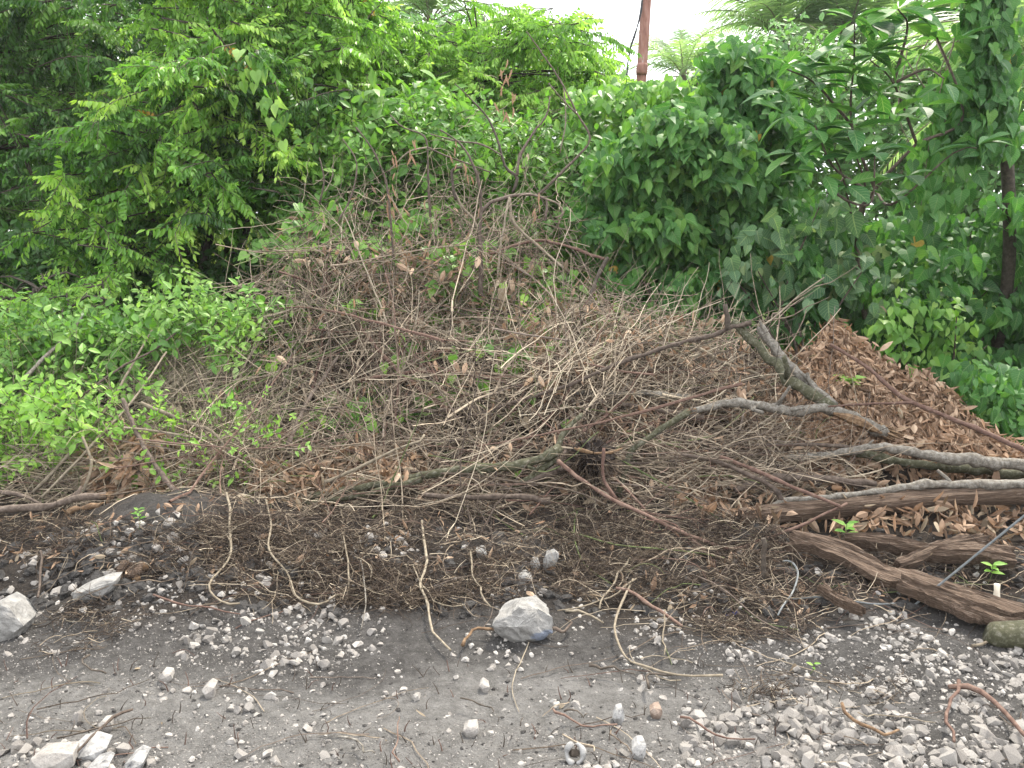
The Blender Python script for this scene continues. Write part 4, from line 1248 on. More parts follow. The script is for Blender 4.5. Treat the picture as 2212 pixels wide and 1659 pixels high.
r_b = thing('broken_log', at(231, 1069, 4.35), 'broken brown branch with a splintered orange end at the left edge', 'log')
lb_, P, rr = branch('limb', [(-80, 1105, 4.3), (0, 1100, 4.3), (100, 1094, 4.3), (168, 1076, 4.32), (231, 1069, 4.35)], 9, 8, 'brown', None, parent=r_b, sides=9)
splinters(P[-1], rr[-1], P[-1] - P[-3], 10, r_b, .06, limb=lb_)
branch('torn_wood', [(145, 1106, 4.29), (165, 1099, 4.27), (200, 1095, 4.27), (225, 1085, 4.28)], 7, 4, 'torn', None, parent=r_b, wob=.35)
branch('grey_stick', [(-40, 1060, 4.45), (40, 1068, 4.45), (90, 1090, 4.4)], 5, 4, 'brown', 'thin bark-stripped stick above the broken log', 'stick', group='sticks of the brush heap')

# standing dead sapling
r_d = thing('dead_sapling', at(1037, 540, 6.5), 'leafless dead sapling standing up out of the top of the heap', 'sapling')
Yd = 6.45
for k, (l, r0, r1, mt) in enumerate([
    ([(1040, 640), (1037, 516), (1039, 452), (1035, 395), (1020, 352), (1003, 322), (983, 301), (950, 280)], 6, 1.5, 'brown'),
    ([(1039, 459), (1057, 439), (1100, 425), (1137, 420), (1167, 425), (1181, 435), (1178, 476)], 4.5, 2.5, 'brown'),
    ([(1160, 423), (1204, 382), (1238, 348), (1271, 312), (1275, 301), (1268, 278), (1248, 248), (1218, 188), (1184, 134), (1137, 67)], 3.6, 1.2, 'brown'),
    ([(1107, 415), (1117, 382), (1094, 365), (1084, 335), (1074, 301), (1057, 261), (1037, 234), (983, 181)], 4, 1.2, 'dark'),
    ([(1117, 378), (1124, 335), (1154, 285), (1181, 248), (1188, 208)], 4, 1.5, 'brown'),
    ([(985, 430), (980, 412), (977, 368), (1000, 360)], 4, 3, 'dark'),
    ([(930, 470), (926, 402), (923, 318), (913, 291), (870, 275), (843, 248)], 3, 1.5, 'brown'),
    ([(850, 560), (846, 502), (836, 402), (819, 352), (802, 318), (769, 275)], 3, 1.5, 'brown'),
    ([(1178, 430), (1205, 440), (1216, 462), (1200, 470)], 2.5, 2, 'tan'),
    ([(1100, 420), (1107, 476), (1137, 509), (1181, 549), (1230, 590)], 3.5, 3.5, 'tan'),
    ([(980, 412), (1000, 450), (1020, 470), (1035, 500)], 3, 3, 'tan'),
    ([(923, 318), (960, 335), (1000, 350), (1060, 372)], 2, 1.5, 'brown'),
    ([(923, 318), (880, 330), (840, 370)], 2, 1.5, 'tan'),
    ([(1084, 335), (1040, 312), (990, 305), (930, 290)], 2, 1.5, 'brown'),
    ([(1100, 425), (1090, 480), (1080, 540), (1075, 600)], 3, 2.5, 'tan'),
    ([(730, 480), (760, 420), (770, 350), (740, 300)], 2.5, 1.5, 'brown'),
    ([(690, 440), (700, 390), (690, 340)], 2.5, 1.5, 'brown'),
    ([(1218, 188), (1222, 260), (1210, 330)], 2, 1.5, 'tan'),
    ([(1248, 248), (1215, 215), (1185, 180)], 1.8, 1.2, 'brown')]):
    branch('trunk' if k == 0 else 'branch', [(a, b, Yd + .05 * ((k * 37) % 7 - 3) + .0006 * (500 - b)) for a, b in l], r0, r1, mt, None, parent=r_d, sides=6)
for (px, py, cnt) in [(1090, 150, 3), (1107, 220, 3), (1080, 200, 2), (1110, 205, 2), (1095, 240, 3), (840, 430, 10), (845, 470, 8), (1155, 440, 5), (890, 320, 5), (985, 325, 4), (1010, 380, 4), (850, 335, 6), (1100, 160, 5)]:
    for j in range(cnt):
        loc = at(px + random.gauss(0, 5), py + random.gauss(0, 20), Yd - .05 + random.gauss(0, .05))
        me = random.choice(variants([T_dry, T_dry3], [LM['dry']], 'dry_leaf', (.4, .7))) if (px, j) == (1090, 0) else me
        put('dry_leaf', me, basis(np.array([[random.gauss(0, .3), -.2, -1]]), np.array([[random.gauss(0, .5), -1, .3]]), random.uniform(.05, .095))[0], loc, r_d)

# ------------------------------------------------------------------ rotten boards
def board(name, pts, w0, w1, th, label, mat='rot', up=(0, -.55, .85), K=34, n_seed=0, rag=.2):
    """a weathered board along pts with a ragged edge: width across, thickness along 'up'"""
    W = np.array([at(*q) if len(q) == 3 else gnd(q[0], q[1], .075)[0] for q in pts])
    P = spline(W, K)
    t = unit(np.gradient(P, axis=0))
    upv = unit(np.array(up) - t * (t @ np.array(up))[:, None])
    side = np.cross(t, upv)
    ww = np.linspace(w0, w1, K)
    r_ = np.random.default_rng(n_seed)
    cols = 9
    V = []
    kn = np.linspace(0, 1, 8); tk = np.linspace(0, 1, K)
    e0 = rag * np.interp(tk, kn, r_.normal(0, 1, 8)) + .04 * r_.normal(0, 1, K); e1 = rag * np.interp(tk, kn, r_.normal(0, 1, 8)) + .04 * r_.normal(0, 1, K)
    for q in range(3):                                # notches where splinters broke away
        j0 = r_.integers(2, K - 6); (e0 if q % 2 else e1)[j0:j0 + r_.integers(2, 6)] -= .22
    prof = r_.normal(0, .2, cols)
    for s in range(2):
        for c_ in range(cols):
            f = c_ / (cols - 1) * 2 - 1
            off = f * (ww * .5) * (1 + (e0 if f < 0 else e1) * abs(f))
            hh = (th * .5 if s == 0 else -th * .5) * (1 + prof[c_] + .05 * r_.normal(0, 1, K) + .25 * np.interp(tk, kn, r_.normal(0, 1, 8)))
            V.append(P + side * off[:, None] + upv * hh[:, None])
    V = np.array(V)                                   # (2*cols, K, 3)
    # skewed ends
    for c_ in range(cols):
        for e in (0, -1):
            sh = r_.normal(0, .35) * w0 * .5
            V[c_, e] += t[e] * sh; V[cols + c_, e] += t[e] * sh
    idx = np.arange(2 * cols * K).reshape(2 * cols, K)
    ring = list(range(cols)) + list(range(2 * cols - 1, cols - 1, -1))
    Q = []
    for a, b in zip(ring, ring[1:] + ring[:1]):
        for k in range(K - 1):
            Q.append([idx[a, k], idx[a, k + 1], idx[b, k + 1], idx[b, k]])
    for c_ in range(cols - 1):
        Q.append([idx[c_, 0], idx[c_ + 1, 0], idx[cols + c_ + 1, 0], idx[cols + c_, 0]])
        Q.append([idx[c_, K - 1], idx[cols + c_, K - 1], idx[cols + c_ + 1, K - 1], idx[c_ + 1, K - 1]])
    # own frame so the grain follows the board
    o0 = W[0]
    ex = unit(W[-1] - W[0]); ey = unit(np.cross(np.array(up), ex)); ez = np.cross(ex, ey)
    Rm = np.stack([ex, ey, ez], -1)
    loc = (V.reshape(-1, 3) - o0) @ Rm
    m = MB(); m.raw(loc, np.array(Q), np.zeros(len(Q), int), np.zeros((len(loc), 2)), np.full(len(loc), .5))
    o = put(name, m.mesh(name, [WM[mat]]), Rm, o0, None)
    return tag(o, label, 'board', 'rotten boards at the right')


board('rotten_board', [(1600, 1118, 4.38), (1800, 1100, 4.42), (2000, 1078, 4.46), (2200, 1066, 4.5), (2300, 1060, 4.5)], .085, .12, .07, 'long dark rotten board lying under the pale grey branch', up=(0, -.35, .9), n_seed=1)
board('rotten_board', [(1710, 1212), (1800, 1238), (1940, 1292), (2060, 1334), (2205, 1376)], .12, .11, .05, 'wide split rotten board slanting down to the right edge', n_seed=2, up=(-.1, -.45, .9))
board('rotten_board', [(1943, 1305), (2040, 1340), (2134, 1375), (2220, 1392)], .06, .10, .06, 'narrow splinter board lying in front of the wide split board', n_seed=3)
board('rotten_board', [(1823, 1203), (1906, 1215), (1994, 1230), (2100, 1240), (2185, 1247)], .05, .11, .06, 'grey-edged rotten board behind the wide split board', n_seed=4)
board('rotten_board', [(1940, 1262), (2040, 1220), (2125, 1193)], .07, .06, .04, 'dark board piece crossing beneath the others', n_seed=5)
board('rotten_board', [(1772, 1304), (1806, 1334), (1860, 1366)], .045, .03, .03, 'small brown splinter lying apart on the litter', n_seed=6, rag=.25)
branch('log_end', [(2125, 1385), (2180, 1390), (2260, 1390), (2330, 1390)], 20, 24, 'moss', 'mossy log end poking in at the right edge below the boards', 'log', ground=True, lift=.04, sides=10)
r_p = thing('peg', gnd(2154, 1330)[0], 'whitish bare peg standing up behind the wide split board', 'peg')
g0 = gnd(2154, 1330)[0]
branch('peg', [(2155, 1345, g0[1] - .03), (2154, 1300, g0[1] - .03), (2153, 1262, g0[1] - .03)], 9, 6, 'white', None, parent=r_p, wob=.05)
branch('stalk', [(2150, 1340, g0[1] - .06), (2150, 1368, g0[1] - .2), (2125, 1390, g0[1] - .28), (2100, 1395, g0[1] - .3)], 3, 3, 'tan', None, parent=r_p)
g0 = gnd(1648, 1262)[0]
branch('stake', [(1648, 1266, g0[1]), (1650, 1210, g0[1]), (1650, 1164, g0[1])], 6, 5, 'dark', 'short dark stake standing in the litter left of the boards', 'stake')
# wires
g0, ym = gnd(1973, 1309)[0], 3.6
pts = np.linspace(at(1973, 1309, g0[1] - .02), at(2500, 880, 3.3), 12)
m = MB(); m.tubes(pts[None], np.full((1, 12), .0055), 6)
tag(m.build('guy_wire', [WM['wire']], origin=tuple(pts[0])), 'grey taut wire slanting up to the right edge over the boards', 'wire')
m = MB(); pts = spline([gnd(*q, .015 + h)[0] for q, h in [((1690, 1237), .02), ((1708, 1248), .05), ((1722, 1268), .07), ((1712, 1296), .04), ((1690, 1318), .01), ((1680, 1332), 0)]], 18)
m.tubes(pts[None], np.full((1, 18), .005), 5)
tag(m.build('wire_loop', [WM['wire']], origin=tuple(pts[0])), 'grey wire hook curling on the litter left of the boards', 'wire')
m = MB(); pts = spline([gnd(*q, .012 + h)[0] for q, h in [((1712, 1300), .01), ((1770, 1306), .02), ((1830, 1316), .01), ((1890, 1327), .01), ((1945, 1318), .0)]], 20)
m.tubes(pts[None], np.full((1, 20), .0045), 5)
tag(m.build('loose_wire', [WM['wire']], origin=tuple(pts[0])), 'loose grey wire lying level between hook and splinter board', 'wire')
# blue scrap
g0 = gnd(1568, 1328)[0]
mm = bmesh.new()
r2 = random.Random(4)
grid = [[mm.verts.new((a * .014 + r2.uniform(-.004, .004), b * .010, .012 + r2.uniform(-.010, .012))) for b in range(4)] for a in range(5)]
for a in range(4):
    for b in range(3):
        mm.faces.new((grid[a][b], grid[a + 1][b], grid[a + 1][b + 1], grid[a][b + 1]))
bmesh.ops.solidify(mm, geom=mm.faces[:], thickness=.002)
me = bpy.data.meshes.new('plastic_scrap'); mm.to_mesh(me); mm.free(); me.materials.append(WM['blue'])
o = bpy.data.objects.new('plastic_scrap', me); COL.objects.link(o); o.location = g0.tolist()
tag(o, 'crumpled dark blue plastic scrap on the litter', 'scrap')

# ------------------------------------------------------------------ the brush heap: twigs
HEAP = [(380, 960), (470, 800), (540, 640), (600, 500), (690, 430), (860, 400), (1000, 430), (1120, 480), (1260, 590), (1330, 680), (1560, 690), (1680, 760), (1760, 860), (1800, 960), (1800, 1060),
        (1600, 1110), (1300, 1100), (900, 1100), (560, 1110), (420, 1080)]


def twig_paths(n, poly, K=9, L=(.4, 1.2), wig=.25, depth=(-.12, .45), flat=1.0, ang=None, curl=0.0):
    px, py = in_poly_points(poly, int(n * 1.6))
    keep = rng.random(len(px)) < np.interp(py, [380, 500, 620], [.13, .55, 1.0]) * np.clip(.75 + 1.6 * vnoise(px / 70, py / 55, 43), .15, 1)
    px, py = px[keep][:n], py[keep][:n]
    n = len(px)
    px, py = px + rng.normal(0, 30, n), py + rng.normal(0, 16, n)
    Y = Yrough(px, py) + rng.uniform(depth[0], depth[1], n)
    c = at(px, py, Y)
    # direction in the slope of the heap
    if ang is None:
        th = rng.uniform(0, np.pi, n)
        lay = sstep(760, 980, py) * .55 + sstep(1150, 1350, px) * .22
        th = np.where(rng.random(n) < np.clip(lay, 0, .93), rng.normal(0, .3, n), th)
    else:
        th = ang(px, py)
    sl = unit(np.array([0, 1.0, .85]))
    d = np.cos(th)[:, None] * np.array([1, 0, 0]) + np.sin(th)[:, None] * sl + rng.normal(0, .18, (n, 3)) * flat
    d = unit(d)
    ln = rng.uniform(*L, n)
    step = (ln / (K - 1))[:, None]
    p = np.zeros((n, K, 3))
    p[:, 0] = c - d * ln[:, None] / 2
    bend = rng.normal(0, wig, (n, 3)) * .5
    cur = d.copy()
    for k in range(1, K):
        p[:, k] = p[:, k - 1] + cur * step
        cur = unit(cur + (bend + rng.normal(0, wig, (n, 3))) * (1.5 / K) + rng.normal(0, curl, (n, 3)))
    gz_ = G(p[:, :, 0], p[:, :, 1])
    p[:, :, 2] = np.maximum(p[:, :, 2], gz_ + .01)
    return p


def stuff_twigs(name, label, sets, cat='brushwood'):
    m = MB()
    mats = [WM['twig'], WM['brown'], WM['red'], WM['tan'], WM['green']]
    for (p, r, mi, ti, sd) in sets:
        N, K = p.shape[:2]
        m.tubes(p, r[:, None] * np.linspace(1, .55, K)[None], sd, mi, ti)
    return tag(m.build(name, mats), label, cat, kind='stuff')


def pick(n, w):
    return rng.choice(len(w), n, p=np.array(w) / sum(w))


sets = []


def add_set(p, r, w, tmu, tsd):
    n_ = len(p)
    sets.append((p, rng.uniform(*r, n_), pick(n_, w), np.clip(rng.normal(tmu, tsd, n_), 0, 1), 3))


add_set(twig_paths(2500, HEAP, 10, (.4, 1.4), .75, (-.14, .5)), (.002, .005), [.74, .12, .08, .04, .02], .45, .28)
add_set(twig_paths(3400, HEAP, 11, (.25, .75), 1.5, (-.14, .35), curl=.24), (.0016, .0034), [.84, .05, .04, .05, .02], .55, .27)
LEFTLOW = [(180, 960), (380, 880), (560, 820), (640, 1090), (480, 1120), (180, 1080), (0, 1060), (0, 1000)]
add_set(twig_paths(1000, LEFTLOW, 8, (.3, .9), .7, (-.05, .2)), (.0018, .004), [.66, .1, .05, .14, .05], .5, .27)
FAN = [(1230, 690), (1400, 640), (1560, 690), (1430, 790), (1260, 900), (1120, 930), (1140, 860)]     # the pale fan of fine stems at the upper right of the heap
add_set(twig_paths(170, FAN, 11, (.3, .9), .7, (-.3, .05), ang=lambda a, b: rng.normal(.75, .6, len(a)), curl=.1), (.0018, .0046), [.62, .05, .05, .26, .02], .72, .2)
add_set(twig_paths(220, [(760, 300), (900, 250), (1240, 200), (1270, 400), (1000, 480)], 13, (.4, 1.1), 1.2, (-.2, .3), curl=.2), (.0016, .0034), [.78, .14, .04, .02, .02], .5, .27)
add_set(twig_paths(620, [(640, 470), (720, 400), (900, 330), (1080, 320), (1220, 420), (1200, 520), (900, 560)], 12, (.4, 1.0), 1.3, (-.2, .3), curl=.2), (.0016, .0036), [.8, .1, .04, .04, .02], .5, .27)
stuff_twigs('brushwood', 'tangled mass of fine dry twigs and vine stems that makes up the heap', sets)

# the 280 twigs that show largest, one by one
TW = [('twig', 'brown', 'bare brown twig tangled in the brush heap'), ('twig', 'red', 'reddish bare twig tangled in the brush heap'), ('twig', 'twig', 'drab grey-brown twig tangled in the brush heap'),
      ('twig', 'tan', 'pale tan dry stem tangled in the brush heap'), ('vine', 'green', 'thin green vine stem trailing over the brush heap')]
kinds = pick(280, [.20, .18, .40, .17, .05])
p1 = twig_paths(280, HEAP, 14, (.6, 1.7), .5, (-.24, .05))


def heap_place(x, y):
    if y < 560:
        return 'at the crest of the heap' if x > 850 else 'at the upper left of the heap'
    if x < 560:
        return 'low at the left end of the heap'
    if y > 940:
        return 'near the mossy sapling' if x < 1250 else 'near the root ball' if x < 1480 else 'near the grey logs'
    if x > 1480:
        return 'under the forked branch'
    if x > 1180:
        return 'near the long straight stick'
    if y > 760:
        return 'across the middle of the heap' if x > 860 else 'in the lower left of the heap'
    return 'on the upper slope of the heap' if x > 860 else 'on the upper left slope of the heap'


for k in range(len(p1)):
    nm, mt, lb = TW[kinds[k]]
    m = MB()
    r0 = (.0035 + .0085 * rng.random() ** 2) * (.55 if nm == 'vine' else 1)
    m.tubes(p1[k][None], (np.linspace(r0, r0 * .4, 14) * (1 + rng.normal(0, .08, 14)))[None], 5, 0, rng.uniform(.2, .9))
    if nm == 'twig' and rng.random() < .6:          # a side shoot or two
        for _ in range(rng.integers(2, 7)):
            j = rng.integers(2, 12)
            d = unit(p1[k][j + 1] - p1[k][j] + rng.normal(0, .6, 3) * np.linalg.norm(p1[k][j + 1] - p1[k][j]))
            e = np.array([p1[k][j] + d * s * rng.uniform(.9, 1.1) for s in np.linspace(0, rng.uniform(.12, .6), 6)]) + np.cumsum(rng.normal(0, .012, (6, 3)), 0)
            e[0] = p1[k][j]
            m.tubes(e[None], np.linspace(r0 * .6, r0 * .2, 6)[None], 4, 0, .5)
    o = m.build(nm, [WM[mt]], origin=tuple(p1[k][0]))
    qx, qy = proj(p1[k])
    dx, dy = qx[-1] - qx[0], qy[-1] - qy[0]
    ln_ = math.hypot(dx, dy)
    tl = 'level' if abs(dy) < .25 * abs(dx) else 'steep' if abs(dy) > 1.6 * abs(dx) else 'right-rising' if dx * dy < 0 else 'left-rising'
    sz = 'short' if ln_ < 170 else 'very long' if ln_ > 380 else 'long' if ln_ > 270 else 'medium'
    cl = dict(brown='dark brown', red='reddish', twig='drab grey-brown', tan='pale tan', green='thin green')[mt]
    lab_ = '%s %s %s %s %s%s' % (sz, tl, cl, 'vine stem' if nm == 'vine' else 'twig', heap_place(qx.mean(), qy.mean()), ', %s side shoot%s' % (('no', 'one', 'two', 'three', 'four', 'five', 'six')[len(m.V) - 1], '' if len(m.V) == 2 else 's') if len(m.V) > 1 else '')
    if len(lab_.split()) > 16:
        lab_ = lab_.split(',')[0]
    tag(o, lab_, 'twig', 'bare twigs of the brush heap')

# green growth and dry leaves inside the heap
n = 2600
px, py = in_poly_points([(520, 560), (640, 440), (900, 430), (1250, 600), (1330, 700), (1000, 860), (700, 980), (480, 900)], n)
keep = rng.random(n) < np.clip(.4 + 2.0 * vnoise(px / 80, py / 60, 45), .04, 1)
px, py = px[keep], py[keep]
n = len(px)
loc = at(px, py, Yrough(px, py) + rng.uniform(-.02, .42, n))
m = MB(); m.inst(T_heart, basis(np.array([0, -.3, -.6]) + rng.normal(0, .6, (n, 3)), np.array([0, -.7, .7]) + rng.normal(0, .4, (n, 3)), rng.uniform(.05, .11, n)), loc, rtint(n, .5, .2))
tag(m.build('creeper', [LM['weed']]), 'scattered green creeper leaves showing through the heap', 'creeper', kind='stuff')
GL = variants([T_heart, T_heart_cup], [LM['bright']], 'green_leaf', (.3, .6, .8))
for k, (px, py, s) in enumerate([(1003, 523, 24), (863, 770, 34), (830, 785, 22), (1040, 820, 34), (1080, 790, 26), (1040, 760, 20), (1240, 585, 20), (935, 612, 22), (1085, 612, 18), (345, 993, 22), (300, 1035, 34), (275, 1000, 26), (350, 880, 36), (560, 915, 26),
                              (540, 1000, 24), (590, 900, 22), (490, 1000, 26), (645, 925, 18), (1120, 1012, 18), (1220, 910, 22), (1135, 640, 18), (790, 690, 18), (870, 900, 20), (700, 900, 20), (1150, 860, 16), (480, 940, 24), (520, 900, 22)]):
    Y = float(Ysurf(px, py)) - .1
    L = at(px, py, Y)
    o = put('green_leaf', GL[k % len(GL)], basis(np.array([[random.gauss(0, .4), -.3, -.8]]), np.array([[random.gauss(0, .3), -.9, .5]]), s * Y / F * 1.2)[0], L, None)
    tag(o, '%s fresh green heart-shaped leaf %s' % ('big' if s > 25 else 'small' if s < 20 else 'medium', heap_place(px, py)), 'leaf', 'green leaves on the brush heap')

DRYT = [T_dry, T_dry2, T_dry3]


def dry_scatter(poly, n, mode, up=(.0, .1), sc=(.06, .12), mu=.5, sd=.22, pale=.2, down=.5):
    px, py = in_poly_points(poly, n)
    if mode == 'ground':
        loc = gnd(px, py)
        loc[:, 2] += rng.uniform(up[0], up[1], n)
    else:
        loc = at(px, py, Yrough(px, py) + rng.uniform(up[0], up[1], n))
        loc[:, 2] = np.maximum(loc[:, 2], G(loc[:, 0], loc[:, 1]) + .01)
    a = rng.normal(0, .8, (n, 3)) + np.array([0, -.5, -down])
    nr = np.array([0, -.5, .8]) + rng.normal(0, .6, (n, 3))
    rot = basis(a, nr, rng.uniform(*sc, n))
    return loc, rot, np.clip(rng.normal(mu, sd, n), 0, .97)


def dry_stuff(name, label, sets, cat='dead leaves'):
    m = MB()
    for (loc, rot, ti) in sets:
        j = rng.integers(0, 3, len(loc))
        mi = (rng.random(len(loc)) < .18).astype(int)
        for q in range(3):
            s = j == q
            m.inst(DRYT[q], rot[s], loc[s], ti[s], mi[s])
    return tag(m.build(name, [LM['dry'], LM['drypale']]), label, cat, kind='stuff')


# the heap of dry brown leaves at right: a fallen leafy crown
LH = [(1600, 940), (1640, 850), (1700, 770), (1780, 700), (1830, 680), (1900, 750), (1960, 780), (2060, 840), (2150, 950), (2230, 1000), (2212, 1040), (1900, 1010), (1680, 1000)]
r_h = thing('dry_leaf_heap', gnd(1880, 900)[0], 'sloping heap of curled dry brown leaves at right below the shrubs', 'leaf heap')
loc, rot, ti = dry_scatter(LH, 12500, 'ground', (.0, .12), (.045, .115), .62, .26, down=1.3)
foliage(r_h, DRYT, [LM['dry']], rot, loc, ti, 'dry_leaf', 280, 'leaf_mass')
sets = [dry_scatter([(470, 1060), (560, 1000), (760, 960), (930, 940), (930, 1000), (700, 1090), (520, 1100)], 1000, 'heap', (-.1, .05), (.06, .12), .55),
        dry_scatter([(170, 980), (280, 930), (420, 920), (470, 1000), (400, 1070), (200, 1060)], 700, 'heap', (-.08, .08), (.07, .14), .6),
        dry_scatter(HEAP, 1500, 'heap', (-.14, .2), (.04, .10), .6),
        dry_scatter([(600, 560), (1000, 520), (1300, 680), (1300, 760), (900, 700)], 500, 'heap', (-.12, .2), (.05, .12), .6),
        dry_scatter([(1150, 640), (1560, 690), (1700, 780), (1600, 900), (1150, 960)], 650, 'heap', (-.2, .1), (.04, .10), .6),
        dry_scatter([(1450, 960), (2212, 1000), (2250, 1180), (1700, 1170), (1450, 1120)], 1800, 'ground', (0, .10), (.06, .12), .4),
        dry_scatter([(0, 1100), (700, 1090), (1400, 1120), (1700, 1190), (2212, 1190), (2212, 1290), (1700, 1340), (1100, 1290), (0, 1230)], 800, 'ground', (0, .03), (.03, .075), .5),
        dry_scatter([(2230, 960), (2900, 1000), (2900, 1250), (2230, 1200)], 1300, 'ground', (0, .08), (.05, .11), .5)]
dry_stuff('dead_leaves', 'dry brown leaves caught all through the heap and on the bank', sets)

DL = variants(DRYT + [T_dryheart], [LM['drypale']], 'dead_leaf', (.3, .6, .9))
DLs = [(1195, 640, 36), (1160, 630, 24), (1085, 625, 22), (1003, 710, 26), (1000, 690, 20), (1245, 765, 22), (1262, 793, 18), (1130, 905, 24), (1105, 945, 24), (1100, 975, 22), (1110, 1000, 22), (1212, 995, 20), (1330, 655, 28), (1345, 670, 26),
       (1540, 690, 16), (790, 1000, 26), (640, 1075, 24), (850, 970, 30), (875, 965, 26), (380, 880, 30), (410, 900, 30), (260, 970, 36), (300, 980, 28), (290, 1452, 24), (350, 1567, 20), (920, 1545, 22), (1630, 870, 16), (1665, 800, 26),
       (1940, 880, 24), (1900, 660, 20), (1225, 560, 18), (1240, 660, 20), (1070, 720, 16), (970, 600, 20), (690, 640, 18), (670, 700, 18), (860, 450, 20), (1140, 330, 22), (1085, 640, 22), (1300, 640, 20), (1220, 1520, 16), (1170, 1243, 20), (840, 1215, 18), (620, 1235, 18),
       (1360, 1315, 18), (1720, 1445, 16), (1760, 1360, 18), (700, 1260, 18), (340, 1250, 16), (990, 1120, 18), (1470, 1130, 20), (1560, 1100, 18)]
for k, (px, py, s) in enumerate(DLs):
    if py > 1090:
        L = gnd(px, py, .012)[0]; Y = L[1]
        ax, nr = (random.gauss(0, 1), random.gauss(0, 1), .05), (random.gauss(0, .3), -.3, 1)
    else:
        Y = float(Ysurf(px, py)) - .16; L = at(px, py, Y)
        ax, nr = (random.gauss(0, .5), -.3, -.8), (random.gauss(0, .4), -1, .3)
    o = put('dead_leaf', DL[(k * 5) % len(DL)], basis(np.array([ax]), np.array([nr]), s * Y / F * 1.2)[0], L, None)
    tag(o, '%s curled pale dead leaf ' % ('big' if s > 25 else 'small' if s < 20 else 'medium') + (('lying on the road' if py > 1350 else 'lying on the bank') + (' at left' if px < 700 else ' near the boulder' if px < 1300 else ' right of the boulder') if py > 1090 else 'caught ' + heap_place(px, py)), 'leaf', 'pale dead leaves on the ground' if py > 1090 else 'pale dead leaves on the brush')

# loose stalks standing through the weeds at left
n = 620
px, py = in_poly_points([(-20, 740), (560, 700), (620, 900), (520, 1060), (-20, 1080)], n)
b = at(px, py, Ysurf(px, py) + rng.uniform(-.15, .3, n))
b[:, 2] = np.minimum(b[:, 2], G(b[:, 0], b[:, 1]) + .25)
d = unit(np.array([.25, -.1, .6]) + rng.normal(0, .45, (n, 3)))
p = np.zeros((n, 9, 3)); p[:, 0] = b; ln = rng.uniform(.2, .85, n); cur = d
for k in range(1, 9):
    p[:, k] = p[:, k - 1] + cur * (ln / 8)[:, None]
    cur = unit(cur + np.array([.02, -.03, -.09]) + rng.normal(0, .10, (n, 3)))
stuff_twigs('dry_stalks', 'loose dry and green stalks standing through the weeds at left', [(p, rng.uniform(.0011, .0026, n), pick(n, [.36, .04, .03, .43, .14]), rng.uniform(.5, 1, n), 3)], 'stalks')

# pale straw clump at left
n = 240
px, py = in_poly_points([(300, 800), (380, 740), (470, 760), (480, 830), (330, 860)], n)
b = at(px, py, Ysurf(px, py) + .1)
d = unit(np.array([.55, .2, .55]) + rng.normal(0, .22, (n, 3)))
ln = rng.uniform(.15, .5, n)[:, None, None]
t = np.linspace(-.5, .5, 5)[None, :, None]
p = b[:, None] + d[:, None] * t * ln
p[:, :, 2] -= (t[:, :, 0] + .5) ** 2 * .06
m = MB(); m.tubes(p, rng.uniform(.0018, .0035, n)[:, None] * np.ones((1, 5)), 3, 0, rng.uniform(.2, 1, n))
tag(m.build('straw_clump', [WM['tan']]), 'pale bent straw clump at the left of the heap', 'straw', kind='stuff')

# ------------------------------------------------------------------ the bank: rootlets and litter
def root_hair(poly, n, L=(.05, .2), up=(0, .06), r=(.0009, .0022), K=5):
    px, py = in_poly_points(poly, n)
    keep = rng.random(n) < np.clip(.5 + 3.2 * (vnoise(px / 62, py / 30, 47) + .5 * vnoise(px / 25, py / 14, 48)), .03, 1) * np.interp(px, [1650, 1760], [1, .45])
    px, py = px[keep], py[keep]
    n = len(px)
    c = gnd(px, py)
    th = rng.uniform(0, 2 * np.pi, n)
    d = unit(np.stack([np.cos(th), np.sin(th) * .7 - .25, rng.normal(0, .35, n) - .1], -1))
    ln = rng.uniform(*L, n)
    p = np.zeros((n, K, 3)); p[:, 0] = c + np.c_[np.zeros(n), np.zeros(n), rng.uniform(up[0], up[1], n)]
    cur = d
    bend = rng.normal(0, .5, (n, 3))
    for k in range(1, K):
        p[:, k] = p[:, k - 1] + cur * (ln / (K - 1))[:, None]
        cur = unit(cur + bend * .5 + rng.normal(0, .25, (n, 3)))
    p[:, :, 2] = np.maximum(p[:, :, 2], G(p[:, :, 0], p[:, :, 1]) + .003)
    return p, rng.uniform(*r, n)


BANK = [(-40, 1090), (300, 1120), (560, 1090), (1000, 1090), (1400, 1090), (1700, 1180), (2240, 1180), (2240, 1260), (1700, 1330), (1300, 1300), (1000, 1320), (760, 1310), (520, 1300), (200, 1230), (-40, 1200)]
m = MB()
for poly, n, L in [(BANK, 13000, (.05, .2)), ([(420, 1130), (900, 1100), (1100, 1190), (1040, 1310), (800, 1300), (480, 1250)], 4500, (.06, .22)), ([(1200, 1140), (1700, 1140), (1650, 1260), (1230, 1280)], 4000, (.06, .22)),
                   ([(100, 1330), (300, 1280), (330, 1340), (180, 1420), (80, 1420)], 900, (.03, .1)), ([(1480, 1340), (1800, 1330), (1800, 1380), (1560, 1390)], 900, (.03, .1)), ([(1560, 1480), (1960, 1450), (1960, 1520), (1650, 1530)], 800, (.03, .08)), ([(2240, 1040), (2900, 1060), (2900, 1330), (2240, 1330)], 3500, (.05, .2)), ([(-600, 1060), (-40, 1080), (-40, 1230), (-600, 1230)], 2500, (.05, .2))]:
    p, r_ = root_hair(poly, n, L)
    n = len(p)
    m.tubes(p, r_[:, None] * np.linspace(1, .5, 5)[None], 3, pick(n, [.76, .21, .03]), np.clip(rng.normal(.42, .3, n), 0, 1))
tag(m.build('root_mat', [WM['root'], WM['twig'], WM['tan']]), 'mat of torn fine roots and dead grass on the face of the bank', 'roots', kind='stuff')

